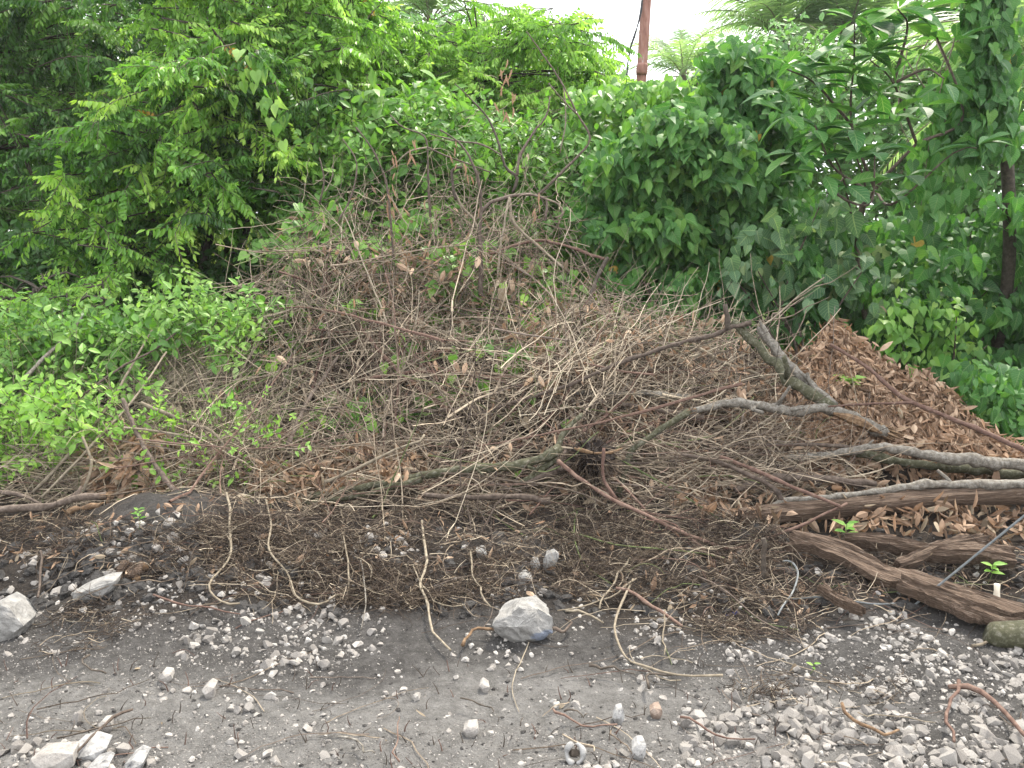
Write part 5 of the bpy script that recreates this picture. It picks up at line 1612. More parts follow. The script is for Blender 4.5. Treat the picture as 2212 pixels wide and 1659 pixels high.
# loose stems and twig ends on the bank
bk = []
for poly, n in [(BANK, 260), ([(420, 1060), (1700, 1060), (1700, 1180), (420, 1160)], 300), ([(1350, 1160), (2212, 1200), (2212, 1340), (1500, 1400), (1350, 1330)], 200), ([(0, 1330), (2212, 1330), (2212, 1659), (0, 1659)], 70)]:
    px, py = in_poly_points(poly, n)
    c = gnd(px, py)
    th = np.where(rng.random(n) < .5, rng.normal(0, .4, n), rng.uniform(0, np.pi, n))
    d = unit(np.stack([np.cos(th), np.sin(th) * .9, rng.normal(0, .12, n)], -1)) * np.where(rng.random(n) < .5, 1, -1)[:, None]
    ln = rng.uniform(.12, .55, n)
    K = 10
    p = np.zeros((n, K, 3)); p[:, 0] = c; cur = d; bend = rng.normal(0, .35, (n, 3)) * [1, 1, .3]
    for k in range(1, K):
        p[:, k] = p[:, k - 1] + cur * (ln / (K - 1))[:, None]
        cur = unit(cur + bend * .3 + rng.normal(0, .12, (n, 3)) * [1, 1, .6])
    hgt = rng.uniform(.006, .07, n)[:, None] * np.where(py < 1330, 1, .25)[:, None] * np.sin(np.linspace(.2, 2.9, K))[None]
    p[:, :, 2] = G(p[:, :, 0], p[:, :, 1]) + hgt + .004
    bk.append((p, rng.uniform(.0010, .0030, n), pick(n, [.5, .28, .14, .06, .02]), rng.uniform(.0, .85, n), 4))
stuff_twigs('loose_stems', 'loose thin stems strewn over the bank and road edge', bk, 'stems')

# soil clods on the bank
CL = []
for k in range(6):
    mm = bmesh.new(); bmesh.ops.create_icosphere(mm, subdivisions=2, radius=1)
    for v in mm.verts:
        q = np.array(v.co); v.co = v.co * float(.85 + .7 * vnoise(q[0] * 2 + k * 7, q[1] * 2 + q[2] * 2.3, 90 + k) + .4 * vnoise(q[0] * 5, q[2] * 5 + q[1] * 4, 97))
    mm.verts.index_update()
    CL.append(templ([tuple(v.co) for v in mm.verts], [tuple(v.index for v in f.verts) for f in mm.faces])); mm.free()
m = MB()
for poly, n, sr in [([(-30, 1120), (2240, 1170), (2240, 1330), (-30, 1330)], 900, (.008, .05)), ([(100, 1130), (420, 1130), (440, 1280), (60, 1320)], 160, (.015, .06)), ([(-30, 1330), (2240, 1330), (2240, 1660), (-30, 1660)], 500, (.004, .014))]:
    px, py = in_poly_points(poly, n)
    L = gnd(px, py)
    s_ = sr[0] + (sr[1] - sr[0]) * rng.random(n) ** 2.5
    rt = basis(rng.normal(0, 1, (n, 3)) * [1, 1, .2], np.array([0, 0, 1.0]) + rng.normal(0, .2, (n, 3)), 1.0) * s_[:, None, None] * np.array([1, .9, .6])
    j = rng.integers(0, 6, n)
    for a in range(6):
        q = j == a
        m.inst(CL[a], rt[q], L[q], np.full(int(q.sum()), .5))
tag(m.build('soil_clods', [gm], smooth=False), 'dark crumbly soil clods on the bank', 'soil', kind='stuff')

VN = [
    ([(497, 1085), (503, 1150), (503, 1213), (459, 1267), (456, 1294), (486, 1320), (519, 1324)], 4, 3, 'tan', 'thick tan vine hanging in an S down the left bank'),
    ([(576, 1090), (583, 1156), (580, 1206), (620, 1250), (643, 1294), (697, 1309), (735, 1290), (755, 1273), (752, 1240), (742, 1166)], 3, 3, 'tan', 'tan vine looping down the bank and back up'),
    ([(342, 1300), (402, 1320), (519, 1337)], 3, 2, 'red', 'reddish straight root lying at the foot of the left bank'),
    ([(94, 1206), (90, 1260), (87, 1304)], 3, 3, 'brown', 'short upright root at the far left of the bank'),
    ([(916, 1140), (921, 1223), (918, 1307), (933, 1361), (975, 1419)], 4, 4, 'tan', 'long tan stem trailing from the bank onto the road'),
    ([(1020, 1203), (1020, 1250), (1040, 1297), (1062, 1329)], 3, 3, 'tan', 'tan stem ending at the left side of the boulder'),
    ([(891, 1230), (936, 1300), (970, 1320), (1003, 1325)], 2.5, 2, 'tan', 'thin bent stem left of the boulder'),
    ([(786, 1227), (796, 1267), (792, 1314), (782, 1367)], 2.5, 2, 'grey', 'thin grey root hanging straight off the bank'),
    ([(1365, 1257), (1335, 1340), (1333, 1381), (1355, 1428), (1400, 1450), (1476, 1468), (1560, 1470)], 3.5, 4, 'tan', 'long tan stem curving from the bank across the road at right'),
    ([(1358, 1213), (1325, 1265), (1291, 1320)], 3.5, 3, 'tan', 'straight stem leaning down right of the boulder'),
    ([(1372, 1262), (1290, 1310), (1200, 1340)], 2.5, 2.5, 'tan', 'stem reaching the right side of the boulder'),
    ([(1335, 1284), (1399, 1310), (1439, 1344), (1472, 1364)], 6, 5, 'red', 'stout red root lying at the foot of the bank'),
    ([(1228, 1337), (1260, 1345), (1305, 1351)], 3.5, 3, 'tan', 'short tan stick on the road right of the boulder'),
    ([(1003, 1404), (1027, 1374), (1050, 1372), (1077, 1377)], 5, 4, 'torn', 'peeled bent root in front of the boulder'),
    ([(1183, 1374), (1210, 1378), (1228, 1366), (1222, 1355)], 5, 3, 'brown', 'hooked root under the right of the boulder'),
    ([(1438, 1330), (1430, 1380), (1438, 1430)], 2.5, 2.5, 'tan', 'short tan stalk among the stones at right'),
    ([(2050, 1492), (2101, 1501), (2158, 1548), (2212, 1608), (2260, 1660)], 6, 7, 'red', 'thick red root arching out of the stones at lower right'),
    ([(2067, 1491), (2037, 1551), (2046, 1590), (2054, 1615)], 4, 4, 'red', 'upright leg of root beside the thick red root'),
    ([(1806, 1538), (1839, 1568), (1866, 1578), (1906, 1598), (1933, 1585)], 5, 4, 'torn', 'orange-brown bent root among the white stones'),
    ([(1471, 1557), (1521, 1588), (1570, 1598), (1618, 1605)], 3, 2.5, 'red', 'thin red root left of the white stones'),
    ([(1839, 1565), (1923, 1560), (2020, 1572)], 1.6, 1.4, 'tan', 'pale straw lying over the white stones'),
    ([(1201, 1538), (1225, 1558), (1258, 1570), (1318, 1572)], 3.5, 2.5, 'red', 'reddish curved twig in the lower middle of the road'),
    ([(1228, 1540), (1250, 1553), (1272, 1558)], 3, 1.5, 'dark', 'dark short twig above the reddish curved twig'),
    ([(1003, 1513), (1040, 1522), (1080, 1535)], 2.5, 1.5, 'dark', 'dark straight twig on the pale road'),
    ([(298, 1538), (241, 1572), (201, 1619), (167, 1642)], 3.5, 3.5, 'brown', 'brown bent twig at the lower left'),
    ([(140, 1605), (200, 1590), (250, 1578), (325, 1560)], 2.5, 1.5, 'dark', 'dark crooked twig at the lower left'),
    ([(1270, 1443), (1300, 1450), (1335, 1456), (1370, 1465)], 5, 1.5, 'dark', 'dark frayed root lying on the road right of centre'),
    ([(1390, 1492), (1393, 1470), (1420, 1462), (1470, 1466)], 4, 2, 'dark', 'dark root sticking up by the long tan stem'),
    ([(1225, 1595), (1260, 1610), (1290, 1640)], 2, 2, 'twig', 'thin drab twig near the ringed stone'),
    ([(1310, 1590), (1340, 1620), (1360, 1640)], 2, 2, 'twig', 'thin curved twig left of the pale oval stone'),
    ([(195, 1430), (190, 1455), (240, 1465)], 2.5, 2.5, 'dark', 'small arched black root among left stones'),
    ([(735, 1603), (760, 1605), (790, 1620), (820, 1645)], 3, 3, 'grey', 'grey twig at the lower edge left of centre'),
    ([(858, 1650), (862, 1600), (866, 1560)], 2.5, 1.5, 'red', 'red upright rootlet at the lower middle'),
    ([(1500, 1260), (1560, 1300), (1640, 1350), (1720, 1400)], 2.5, 2.5, 'brown', 'long thin brown stem over the litter at right'),
    ([(1230, 1160), (1300, 1180), (1420, 1195), (1560, 1210)], 2.5, 2, 'green', 'green stem lying along the right bank'),
    ([(1250, 1120), (1240, 1180), (1260, 1230), (1320, 1270)], 2.5, 2, 'green', 'green stem hanging in a curve right of the boulder'),
    ([(620, 1130), (660, 1190), (740, 1260), (820, 1280)], 2, 2, 'twig', 'thin drab root slanting down the bank'),
    ([(1390, 1230), (1480, 1200), (1580, 1215)], 2.5, 2, 'twig', 'thin drab stem on the right bank'),
]
for pts, r0, r1, mt, lab in VN:
    r0, r1 = r0 * .74, r1 * .6
    branch('root' if 'root' in lab else 'vine' if 'vine' in lab or 'stem' in lab else 'straw' if 'straw' in lab or 'stalk' in lab else 'twig', pts, r0, r1, mt, lab, 'root' if 'root' in lab else 'vine' if 'vine' in lab or 'stem' in lab else 'twig', ground=True, lift=.045, sides=6, group='roots and stems on bank and road')

# stubble: charred little shoots standing in the road
px, py = in_poly_points([(0, 1430), (600, 1430), (1500, 1430), (2000, 1530), (1500, 1659), (0, 1659)], 170)
base = gnd(px, py)
for k in range(170):
    h = rng.uniform(.015, .06)
    e = base[k] + np.array([rng.normal(0, .02), rng.normal(0, .02), h])
    m = MB(); m.tubes(spline([base[k] - np.array([0, 0, .01]), (base[k] + e) / 2 + rng.normal(0, .005, 3), e], 5)[None], np.linspace(rng.uniform(.0015, .0035), .001, 5)[None], 4, 0, .4)
    mt = ('dark', 'red', 'brown')[k % 5 // 2]
    ln_ = 'left-leaning' if e[0] - base[k][0] < -.008 else 'right-leaning' if e[0] - base[k][0] > .008 else 'upright'
    pl = 'near the bottom left stones' if px[k] < 420 and py[k] > 1540 else 'left of the lone white stone' if px[k] < 900 else 'below the boulder' if px[k] < 1250 else 'near the pinkish stone' if px[k] < 1500 else 'beside the crushed stones'
    pl2 = 'on the darker soil' if py[k] < 1500 else 'on the pale dust' if py[k] < 1590 else 'close to the lower edge'
    tag(m.build('stubble', [WM[mt]], origin=tuple(base[k])), '%s %s %s cut shoot %s, %s' % ('tall' if h > .043 else 'short' if h < .027 else 'middling', ln_, dict(dark='blackened', red='reddish', brown='brown')[mt], pl2, pl), 'stubble', 'stubs of cut shoots on the road')

# ------------------------------------------------------------------ stones
def hull_stone(seed, npts=14, flat=(.62, .9), rough=0.0):
    r_ = np.random.default_rng(seed)
    q = unit(r_.normal(0, 1, (npts, 3))) * r_.uniform(.78, 1.0, (npts, 1)) * np.array([1, r_.uniform(.6, .95), r_.uniform(*flat)])
    b = bmesh.new()
    vs = [b.verts.new(v) for v in q]
    res = bmesh.ops.convex_hull(b, input=vs)
    loose = [e for e in b.verts if not e.link_faces]
    bmesh.ops.delete(b, geom=loose, context='VERTS')
    b.verts.index_update()
    V = [tuple(v.co) for v in b.verts]
    P = [tuple(v.index for v in f.verts) for f in b.faces]
    b.free()
    return templ(V, P)


STONES = [hull_stone(k, 13 + k % 5) for k in range(22)]
GRIT = [hull_stone(100 + k, 7) for k in range(6)]


def rand_rot(n, tilt=.5):
    ax = rng.normal(0, 1, (n, 3)); ax[:, 2] *= .3
    return basis(ax, np.array([0, 0, 1.0]) + rng.normal(0, tilt, (n, 3)), 1.0)


zones = [  # polygon, count, size range (m, half length)
    ([(400, 1320), (760, 1290), (830, 1390), (680, 1450), (400, 1450)], 260, (.010, .036)),
    ([(0, 1150), (420, 1130), (460, 1300), (300, 1400), (0, 1420)], 120, (.008, .026)),
    ([(2240, 1380), (2900, 1330), (2900, 1690), (2240, 1690)], 420, (.010, .034)),
    ([(-600, 1150), (-20, 1150), (-20, 1690), (-600, 1690)], 160, (.008, .032)),
    ([(60, 1140), (250, 1110), (420, 1150), (440, 1260), (300, 1300), (40, 1300)], 110, (.014, .042)),
    ([(430, 1140), (900, 1140), (900, 1240), (430, 1240)], 50, (.014, .036)),
    ([(100, 1400), (420, 1380), (600, 1430), (560, 1520), (80, 1520)], 90, (.008, .024)),
    ([(0, 1560), (300, 1560), (360, 1659), (0, 1659)], 60, (.010, .034)),
    ([(1750, 1370), (1900, 1350), (2212, 1400), (2240, 1520), (2100, 1560), (1900, 1490), (1650, 1440)], 620, (.012, .032)),
    ([(1500, 1520), (1700, 1490), (2240, 1540), (2240, 1659), (1460, 1659)], 620, (.012, .040)),
    ([(1330, 1330), (1700, 1340), (1800, 1400), (1600, 1440), (1400, 1430)], 140, (.008, .028)),
    ([(560, 1430), (1400, 1400), (1500, 1659), (400, 1659)], 230, (.006, .027)),
    ([(700, 1130), (1400, 1130), (1400, 1330), (700, 1310)], 170, (.008, .030)),
    ([(0, 1150), (900, 1140), (900, 1330), (0, 1330)], 300, (.008, .032)),
    ([(1400, 1180), (1720, 1200), (1800, 1340), (1400, 1330)], 80, (.008, .026)),
    ([(0, 1320), (1500, 1320), (1500, 1659), (0, 1659)], 420, (.005, .017)),
    ([(980, 1340), (1260, 1340), (1260, 1420), (980, 1420)], 40, (.008, .022)),
    ([(1700, 1180), (2212, 1200), (2212, 1330), (1750, 1320)], 40, (.010, .028)),
]
SP, SS = [], []
for poly, n, sr in zones:
    px, py = in_poly_points(poly, int(n * 1.5))
    px, py = px + rng.normal(0, 22, len(px)), np.minimum(py + rng.normal(0, 12, len(py)), 1690)
    kk = rng.random(len(px)) < np.clip(.66 + 1.8 * vnoise(px / 70, py / 36, 81), .08, 1)
    px, py = px[kk], py[kk]
    n = len(px)
    SP.append(gnd(px, py))
    SS.append(sr[0] + (sr[1] - sr[0]) * rng.random(n) ** 2.2 * 1.15)
SP, SS = np.concatenate(SP), np.concatenate(SS)
spx, spy = proj(SP)
keyed = np.argsort(-SS / SP[:, 1] * np.where((spx > 4) & (spx < 2208) & (spy < 1655), 1, .01))
V_flat = ['flat' if np.ptp(t['V'][:, 2]) < .62 * np.ptp(t['V'][:, 0]) else 'blocky' if np.ptp(t['V'][:, 1]) > .8 * np.ptp(t['V'][:, 0]) else 'angular' for t in STONES]
SR = rand_rot(len(SP))
STI = rng.integers(0, len(STONES), len(SP))
ST = np.clip(rng.normal(.5, .25, len(SP)), 0, 1)
SP[:, 2] += SS * rng.uniform(-.28, .35, len(SS))
tvals = (.15, .38, .6, .85)
smesh = [[None] * 4 for _ in STONES]
for a, t in enumerate(STONES):
    for b_, tv in enumerate(tvals):
        m = MB(); m.inst(t, np.eye(3)[None], np.zeros((1, 3)), np.array([tv]))
        smesh[a][b_] = m.mesh('stone', [SM_['lime']])
LANDMARKS = [(1866, 1578, 'orange-brown bent root'), (2120, 1520, 'thick red root'), (2046, 1570, 'upright root leg'), (1540, 1590, 'thin red root'), (1940, 1562, 'pale straw'), (1750, 1448, 'tiny seedling'), (1750, 1500, 'tuft of brown roots'),
             (2180, 1400, 'mossy log end'), (1500, 1468, 'long curving tan stem'), (1815, 1335, 'brown splinter board'), (2040, 1400, 'narrow splinter board'), (1130, 1335, 'big boulder'), (1190, 1205, 'upright stone'), (15, 1330), (1047, 1475, 'lone white stone'),
             (1416, 1528, 'pinkish stone'), (1336, 1535, 'sharp white stone'), (1242, 1622, 'ringed stone'), (1378, 1608, 'pale oval stone'), (1018, 1568, 'flat white stone'), (208, 1268, 'flat slab'), (15, 1330, 'left boulder'), (285, 1240, 'rotten wood lump'),
             (430, 1320, 'reddish straight root'), (460, 1280, 'S-shaped vine'), (690, 1300, 'looping vine'), (792, 1314, 'thin grey root'), (940, 1380, 'long trailing stem'), (358, 1455, 'grey stone in the left scatter'), (450, 1486, 'blocky ragged stone'),
             (228, 1558, 'blocky cream stone'), (110, 1635, 'half-buried white stone'), (240, 1575, 'brown bent twig'), (215, 1450, 'small arched black root'), (1400, 1320, 'stout red root'), (1438, 1380, 'short tan stalk'), (1260, 1345, 'short tan stick'),
             (1648, 1220, 'dark stake'), (90, 1260, 'short upright root'), (866, 1600, 'red upright rootlet'), (1700, 1290, 'wire hook')]
LANDMARKS = [q for q in LANDMARKS if len(q) == 3]
STONE_LABELS = {}
big = keyed[:285]
spx, spy = proj(SP)
for k in big:
    o = put('stone', smesh[STI[k]][int(np.argmin(np.abs(np.array(tvals) - ST[k])))], SR[k] * SS[k], SP[k], None)
    x_, y_ = spx[k], spy[k]
    cl = ('dusty grey', 'pale grey', 'cream', 'whitish')[int(np.argmin(np.abs(np.array(tvals) - ST[k])))]
    wd = SS[k] / SP[k, 1] * F * 2
    sz = 'large' if wd > 34 else 'small' if wd < 20 else 'medium'
    fl = V_flat[STI[k]]
    gr = 'crushed stones at lower right' if x_ > 1450 and y_ > 1330 else 'stones on the bank' if y_ < 1320 else 'stones at left of the road' if x_ < 850 else 'stones on the middle of the road'
    for lm in sorted(LANDMARKS, key=lambda q: math.hypot((q[0] - x_) * .8, (q[1] - y_) * 1.3))[:5]:
        dx, dy = x_ - lm[0], (y_ - lm[1]) * 1.4
        pl = ('right of' if dx > 0 else 'left of') if abs(dx) > abs(dy) else ('in front of' if dy > 0 else 'behind')
        lb = '%s %s %s stone %s the %s' % (sz, cl, fl, pl, lm[2])
        if lb not in STONE_LABELS:
            break
    gr = STONE_LABELS.setdefault(lb, gr)
    tag(o, lb, 'stone', gr)
rest = keyed[285:]
m = MB()
for a, t in enumerate(STONES):
    s = rest[STI[rest] == a]
    m.inst(t, SR[s] * SS[s][:, None, None], SP[s], ST[s])
tag(m.build('gravel', [SM_['lime']]), 'smaller pale stones spread over road and bank', 'gravel', kind='stuff')
# grit everywhere
m = MB()
for poly, n, sr in [([(-500, 1330), (2750, 1330), (2750, 1690), (-500, 1690)], 21000, (.0015, .006)), ([(-30, 1130), (2240, 1180), (2240, 1340), (-30, 1340)], 3000, (.002, .006)),
                    ([(1480, 1380), (2240, 1380), (2240, 1670), (1460, 1670)], 5000, (.003, .012)), ([(0, 1330), (800, 1300), (760, 1480), (0, 1500)], 2500, (.003, .010)), ([(-30, 1530), (1500, 1560), (1500, 1670), (-30, 1670)], 4000, (.002, .008))]:
    px, py = in_poly_points(poly, n)
    L = gnd(px, py)
    s_ = sr[0] + (sr[1] - sr[0]) * rng.random(n) ** 2
    rt = rand_rot(n) * s_[:, None, None]
    j = rng.integers(0, len(GRIT), n)
    tt = np.clip(rng.normal(.25, .32, n), 0, 1)
    for a in range(len(GRIT)):
        q = j == a
        m.inst(GRIT[a], rt[q], L[q], tt[q])
tag(m.build('grit', [SM_['lime']]), 'fine grit strewn over the grey road', 'grit', kind='stuff')


def boulder(name, pts, label, mat, sub=3, amp=.012, patch=None, loc=None, seed=1):
    """a rock from its corner points (metres, about its own base)"""
    b = bmesh.new()
    vs = [b.verts.new(v) for v in pts]
    bmesh.ops.convex_hull(b, input=vs)
    bmesh.ops.delete(b, geom=[v for v in b.verts if not v.link_faces], context='VERTS')
    bmesh.ops.triangulate(b, faces=b.faces[:])
    bmesh.ops.subdivide_edges(b, edges=b.edges[:], cuts=2 ** sub - 1, use_grid_fill=True)
    for _ in range(1):
        bmesh.ops.smooth_vert(b, verts=b.verts[:], factor=.18, use_axis_x=True, use_axis_y=True, use_axis_z=True)
    b.normal_update()
    sm_ = min(1.0, 4 * max(v.co.x for v in b.verts))
    for v in b.verts:
        q = v.co * 1.0
        k = vnoise(np.array(q.x * 14 + q.z * 9), np.array(q.y * 14 - q.z * 7), seed) + .7 * abs(vnoise(np.array(q.x * 28 + q.z * 23), np.array(q.y * 30 + q.z * 19), seed + 1)) + .3 * vnoise(np.array(q.x * 70 + q.z * 50), np.array(q.y * 70 + q.z * 60), seed + 2)
        v.co += v.normal * float(k - .25) * amp
    me = bpy.data.meshes.new(name)
    b.to_mesh(me)
    nv = len(me.vertices)
    co = np.zeros(nv * 3); me.vertices.foreach_get('co', co); co = co.reshape(-1, 3)
    b.free()
    a = me.attributes.new('tint', 'FLOAT', 'POINT'); a.data.foreach_set('value', np.full(nv, .5, np.float32))
    u = np.zeros((nv, 3), np.float32)
    if patch:
        (x0, z0, rx, rz) = patch
        dd = ((co[:, 0] - x0) / rx) ** 2 + ((co[:, 2] - z0) / rz) ** 2 + .9 * vnoise(co[:, 0] * 30, co[:, 2] * 30, 5)
        u[:, 0] = ((dd < 1) & (co[:, 1] < .02)).astype(np.float32)
    a = me.attributes.new('leafuv', 'FLOAT_VECTOR', 'POINT'); a.data.foreach_set('vector', u.ravel())
    me.materials.append(SM_[mat])
    o = bpy.data.objects.new(name, me); COL.objects.link(o); o.location = tuple(float(v) for v in loc)
    return tag(o, label, 'rock')


def rock_at(name, outline, label, mat='rock', depth=.12, base=None, sub=3, amp=.022, patch=None, seed=1, zs=.86):
    """outline: photo positions of the corners; the base sits on the ground, depth gives its body"""
    ys_ = max(q[1] for q in outline)
    bx = sum(q[0] for q in outline) / len(outline)
    g = gnd(bx, base or ys_)[0]
    pts = []
    for (x, y) in outline:
        w = (at(x, y, g[1]) - g) * np.array([1, 1, zs])
        pts.append((w[0], -.25 * depth + random.uniform(-.1, .1) * depth, w[2]))
        pts.append((w[0] * .8, depth * random.uniform(.6, 1.0), w[2] * .9 + .01))
    cx_, cz_ = np.mean([q[0] for q in pts]), np.mean([q[2] for q in pts])
    hh_, ww_ = max(q[2] for q in pts), np.ptp([q[0] for q in pts])
    pts.append((cx_ - .16 * ww_, -.62 * depth, .52 * hh_)); pts.append((cx_ + .12 * ww_, -.55 * depth, .60 * hh_)); pts.append((cx_ + .28 * ww_, -.5 * depth, .30 * hh_))
    pts.append((cx_ - .05 * ww_, -.42 * depth, .04 * hh_))
    pts.append((cx_, -.2 * depth, -.03)); pts.append((cx_, depth * .6, -.03))
    return boulder(name, pts, label, mat, sub, amp, patch, g - np.array([0, 0, .008]), seed)


rock_at('boulder', [(1063, 1332), (1078, 1314), (1128, 1287), (1165, 1286), (1196, 1310), (1201, 1335), (1196, 1356), (1150, 1370), (1100, 1379), (1075, 1360)], 'large pale grey boulder with a bluish chipped patch at the foot of the bank', depth=.13, base=1376, patch=(.075, .035, .055, .026), seed=3)
rock_at('boulder', [(-40, 1300), (5, 1278), (30, 1288), (52, 1318), (66, 1335), (50, 1355), (15, 1372), (-40, 1375)], 'grey boulder with a bright white top cut by the left edge', depth=.12, seed=5)
rock_at('flat_slab', [(158, 1272), (175, 1262), (225, 1240), (258, 1238), (250, 1262), (200, 1292), (165, 1300)], 'flat pinkish-grey slab tilted on the left bank', depth=.10, sub=2, amp=.011, seed=7)
rock_at('upright_stone', [(1170, 1205), (1178, 1186), (1200, 1176), (1210, 1185), (1206, 1205), (1190, 1226), (1172, 1224)], 'pale upright stone standing on the bank above the boulder', depth=.06, sub=2, amp=.011, seed=9)
rock_at('bank_stone', [(1143, 1218), (1150, 1202), (1164, 1200), (1168, 1214), (1158, 1226), (1146, 1228)], 'blocky stone just left of the upright stone', depth=.05, sub=1, amp=.007, seed=11)
rock_at('bank_stone', [(1118, 1240), (1135, 1232), (1152, 1244), (1150, 1254), (1130, 1258), (1120, 1252)], 'flat beige stone above the boulder', depth=.05, sub=1, amp=.007, seed=13)
rock_at('bank_stone', [(1026, 1180), (1046, 1176), (1054, 1190), (1046, 1204), (1030, 1200)], 'dusty stone half buried in the bank left of the upright stone', depth=.05, sub=1, amp=.007, seed=14)
rock_at('road_stone', [(1033, 1472), (1042, 1464), (1060, 1474), (1057, 1486), (1040, 1484)], 'white lone stone on the grey road below the boulder', 'lime', depth=.035, sub=1, amp=.007, seed=15)
rock_at('road_stone', [(1400, 1525), (1412, 1516), (1430, 1520), (1432, 1532), (1418, 1540), (1402, 1536)], 'pinkish orange stone on the road at right of centre', 'pink', depth=.04, sub=1, amp=.007, seed=17)
rock_at('road_stone', [(1320, 1540), (1330, 1522), (1346, 1518), (1350, 1538), (1336, 1550)], 'sharp white stone left of the pinkish one', 'white', depth=.04, sub=1, amp=.007, seed=19)
rock_at('road_stone', [(1362, 1608), (1378, 1594), (1396, 1594), (1396, 1606), (1380, 1622), (1364, 1626)], 'pale oval stone at the lower edge right of centre', 'white', depth=.05, sub=1, amp=.007, seed=21)
rock_at('road_stone', [(998, 1566), (1010, 1556), (1034, 1560), (1036, 1572), (1014, 1580), (1000, 1576)], 'flat white stone on the pale road below centre', 'lime', depth=.04, sub=1, amp=.007, seed=22)
rock_at('road_stone', [(212, 1552), (222, 1545), (244, 1548), (246, 1562), (228, 1570), (214, 1566)], 'blocky cream stone at the lower left beside the bent twig', 'lime', depth=.04, sub=1, amp=.007, seed=25)
rock_at('road_stone', [(344, 1452), (352, 1442), (372, 1446), (376, 1458), (360, 1466), (346, 1464)], 'dark-shadowed grey stone in the left scatter', 'lime', depth=.04, sub=1, amp=.007, seed=27)
rock_at('road_stone', [(436, 1480), (450, 1470), (466, 1474), (464, 1498), (446, 1502)], 'blocky grey stone with a ragged face left of centre', 'lime', depth=.05, sub=1, amp=.004, seed=29)
for k, (ol, lb) in enumerate([([(58, 1650), (70, 1620), (120, 1606), (160, 1612), (165, 1640), (110, 1664)], 'wide half-buried white stone at the bottom left'), ([(160, 1600), (190, 1596), (235, 1602), (232, 1622), (190, 1630), (165, 1622)], 'half-buried white stone right of the widest one at bottom left'),
                              ([(190, 1650), (225, 1636), (240, 1640), (215, 1660), (195, 1664)], 'narrow white stone at the very bottom left'), ([(270, 1636), (290, 1624), (315, 1630), (312, 1650), (280, 1656)], 'rounded white stone at the bottom left edge')]):
    rock_at('half_buried_stone', ol, lb, 'white' if k else 'lime', depth=.07, sub=2, amp=.006, seed=31 + k)
# ringed stone: a white shell-like ring round a dark hollow
g0 = gnd(1242, 1634)[0]
root = thing('ringed_stone', g0, 'white stone with a dark ringed hollow at the lower middle edge', 'stone')
th = np.linspace(0, 2 * np.pi, 21)
ring_p = np.stack([.028 * np.cos(th), .016 * np.sin(th) + .0, .028 + .026 * np.sin(th)], -1) + g0
m = MB(); m.tubes(ring_p[None], (.009 + .003 * np.sin(th * 3 + 1))[None], 7); m.build('rim', [SM_['white']], root, True)
bmh = MB(); bmh.inst(hull_stone(77, 18), (np.eye(3) * np.array([.024, .012, .024]))[None], (g0 + np.array([0, .006, .026]))[None], np.array([.2])); bmh.build('hollow', [WM['dark']], root)
# brown wood lump on the left bank
g0 = gnd(285, 1262)[0]
root = thing('wood_lump', g0, 'lump of rotten brown wood beside the flat slab', 'wood')
for k in range(5):
    a = at(258 + k * 9, 1258 - k * 2 + random.uniform(-8, 8), g0[1] - .02); b_ = at(275 + k * 10, 1215 + random.uniform(-5, 8), g0[1] + .06)
    m = MB(); m.tubes(spline([a, (a + b_) / 2 + rng.normal(0, .01, 3), b_], 8)[None], (np.full(8, .018) * (1 + rng.normal(0, .2, 8)))[None], 6, caps=True)
    m.build('splinter', [WM['torn' if k == 4 else 'rot']], root, True)

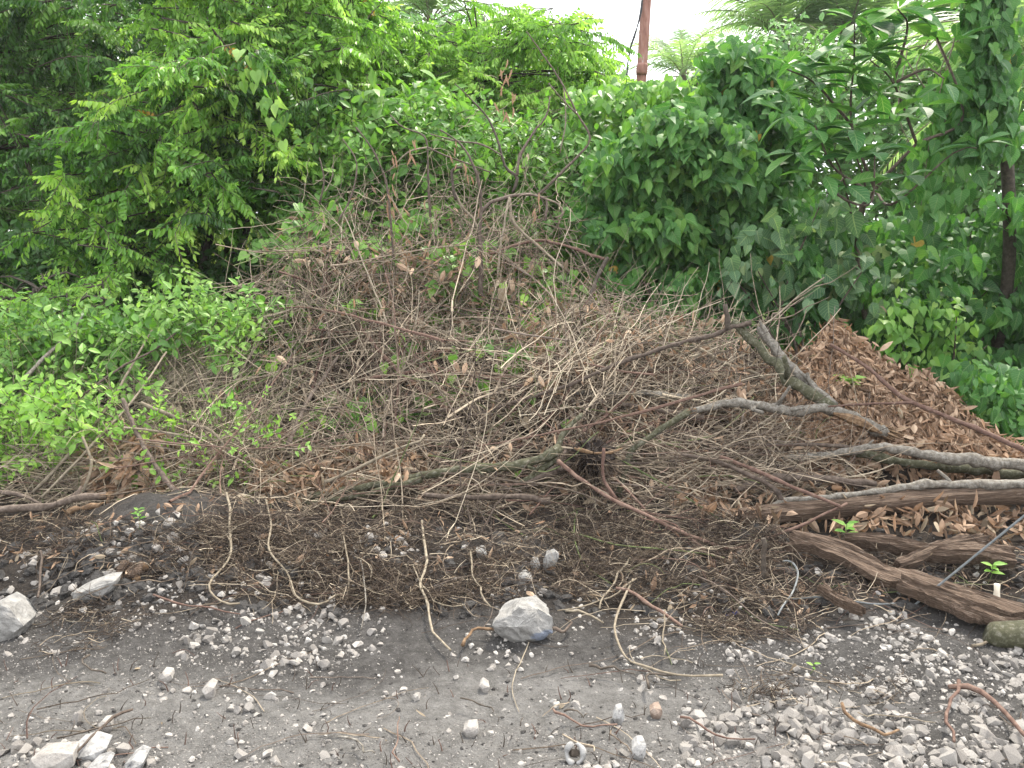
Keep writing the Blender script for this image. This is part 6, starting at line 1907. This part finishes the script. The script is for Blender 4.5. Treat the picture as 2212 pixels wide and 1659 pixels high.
# small sprouts
def sprout(px, py, h, n, label, s=.05, mat='bright', T=T_ovate):
    g = gnd(px, py)[0]
    root = thing('sprout', g, label, 'plant', 'fresh sprouts on the bank')
    m = MB(); top = g + np.array([.01, -.01, h]); m.tubes(spline([g, (g + top) / 2 + np.array([.008, 0, 0]), top], 6)[None], np.full((1, 6), .002), 4); m.build('stem', [WM['green']], root)
    me = variants([T], [LM[mat]], 'leaf', (.5, .8))
    for k in range(n):
        a = k * 2.4
        f = 1 - .5 * k / n
        put('leaf', me[k % 2], basis(np.array([[math.cos(a), math.sin(a) - .3, .35]]), np.array([[0, -.4, 1]]), s * random.uniform(.7, 1.1))[0], g * (1 - f) + top * f, root)


sprout(2134, 1262, .10, 6, 'bright green seedling growing at the right edge behind the wire', .06)
sprout(1750, 1448, .05, 3, 'tiny bright seedling among the white stones', .03)
sprout(1830, 850, .10, 14, 'tuft of fresh green leaves growing out of the dry leaf heap', .11, 'bright')
sprout(1820, 1190, .14, 6, 'grassy sprig in the shade behind the boards', .09, 'weed', T_small)
sprout(300, 1150, .12, 9, 'feathery pale sprig hanging on the left bank', .05, 'weed', T_small)
# fern-like plant at the left edge
root = thing('fern', gpt(20, 6.0), 'upright pale fern frond at the left edge', 'fern')
b0 = at(22, 780, 5.95); t0 = at(12, 665, 5.95)
pth = spline([b0, (b0 + t0) / 2 + np.array([.02, 0, 0]), t0], 14)
m = MB(); m.tubes(pth[None], np.full((1, 14), .003), 4); m.build('stem', [WM['green']], root)
me = variants([T_small], [LM['bright']], 'leaflet', (.6, .9))
for k in range(2, 14):
    for sg in (-1, 1):
        put('leaflet', me[k % 2], basis(np.array([[sg, -.2, .25]]), np.array([[0, -1, .4]]), .11 * (1 - k / 16))[0], pth[k], root)

# ------------------------------------------------------------------ damp air
b = bmesh.new()
bmesh.ops.create_cube(b, size=1.0)
for v in b.verts:
    v.co = Vector((v.co.x * 1300, v.co.y * 1300, -1.5 + (v.co.z + .5) * 16.5))
me = bpy.data.meshes.new('haze'); b.to_mesh(me); b.free()
hm, n, out = new_mat('damp_air')
pv = n.nodes.new('ShaderNodeVolumePrincipled')
pv.inputs['Color'].default_value = (0.95, 0.97, 1.0, 1)
pv.inputs['Density'].default_value = 0.0008
n.links.new(pv.outputs[0], out.inputs['Volume'])
me.materials.append(hm)
o = bpy.data.objects.new('haze', me); COL.objects.link(o)
o['kind'] = 'stuff'
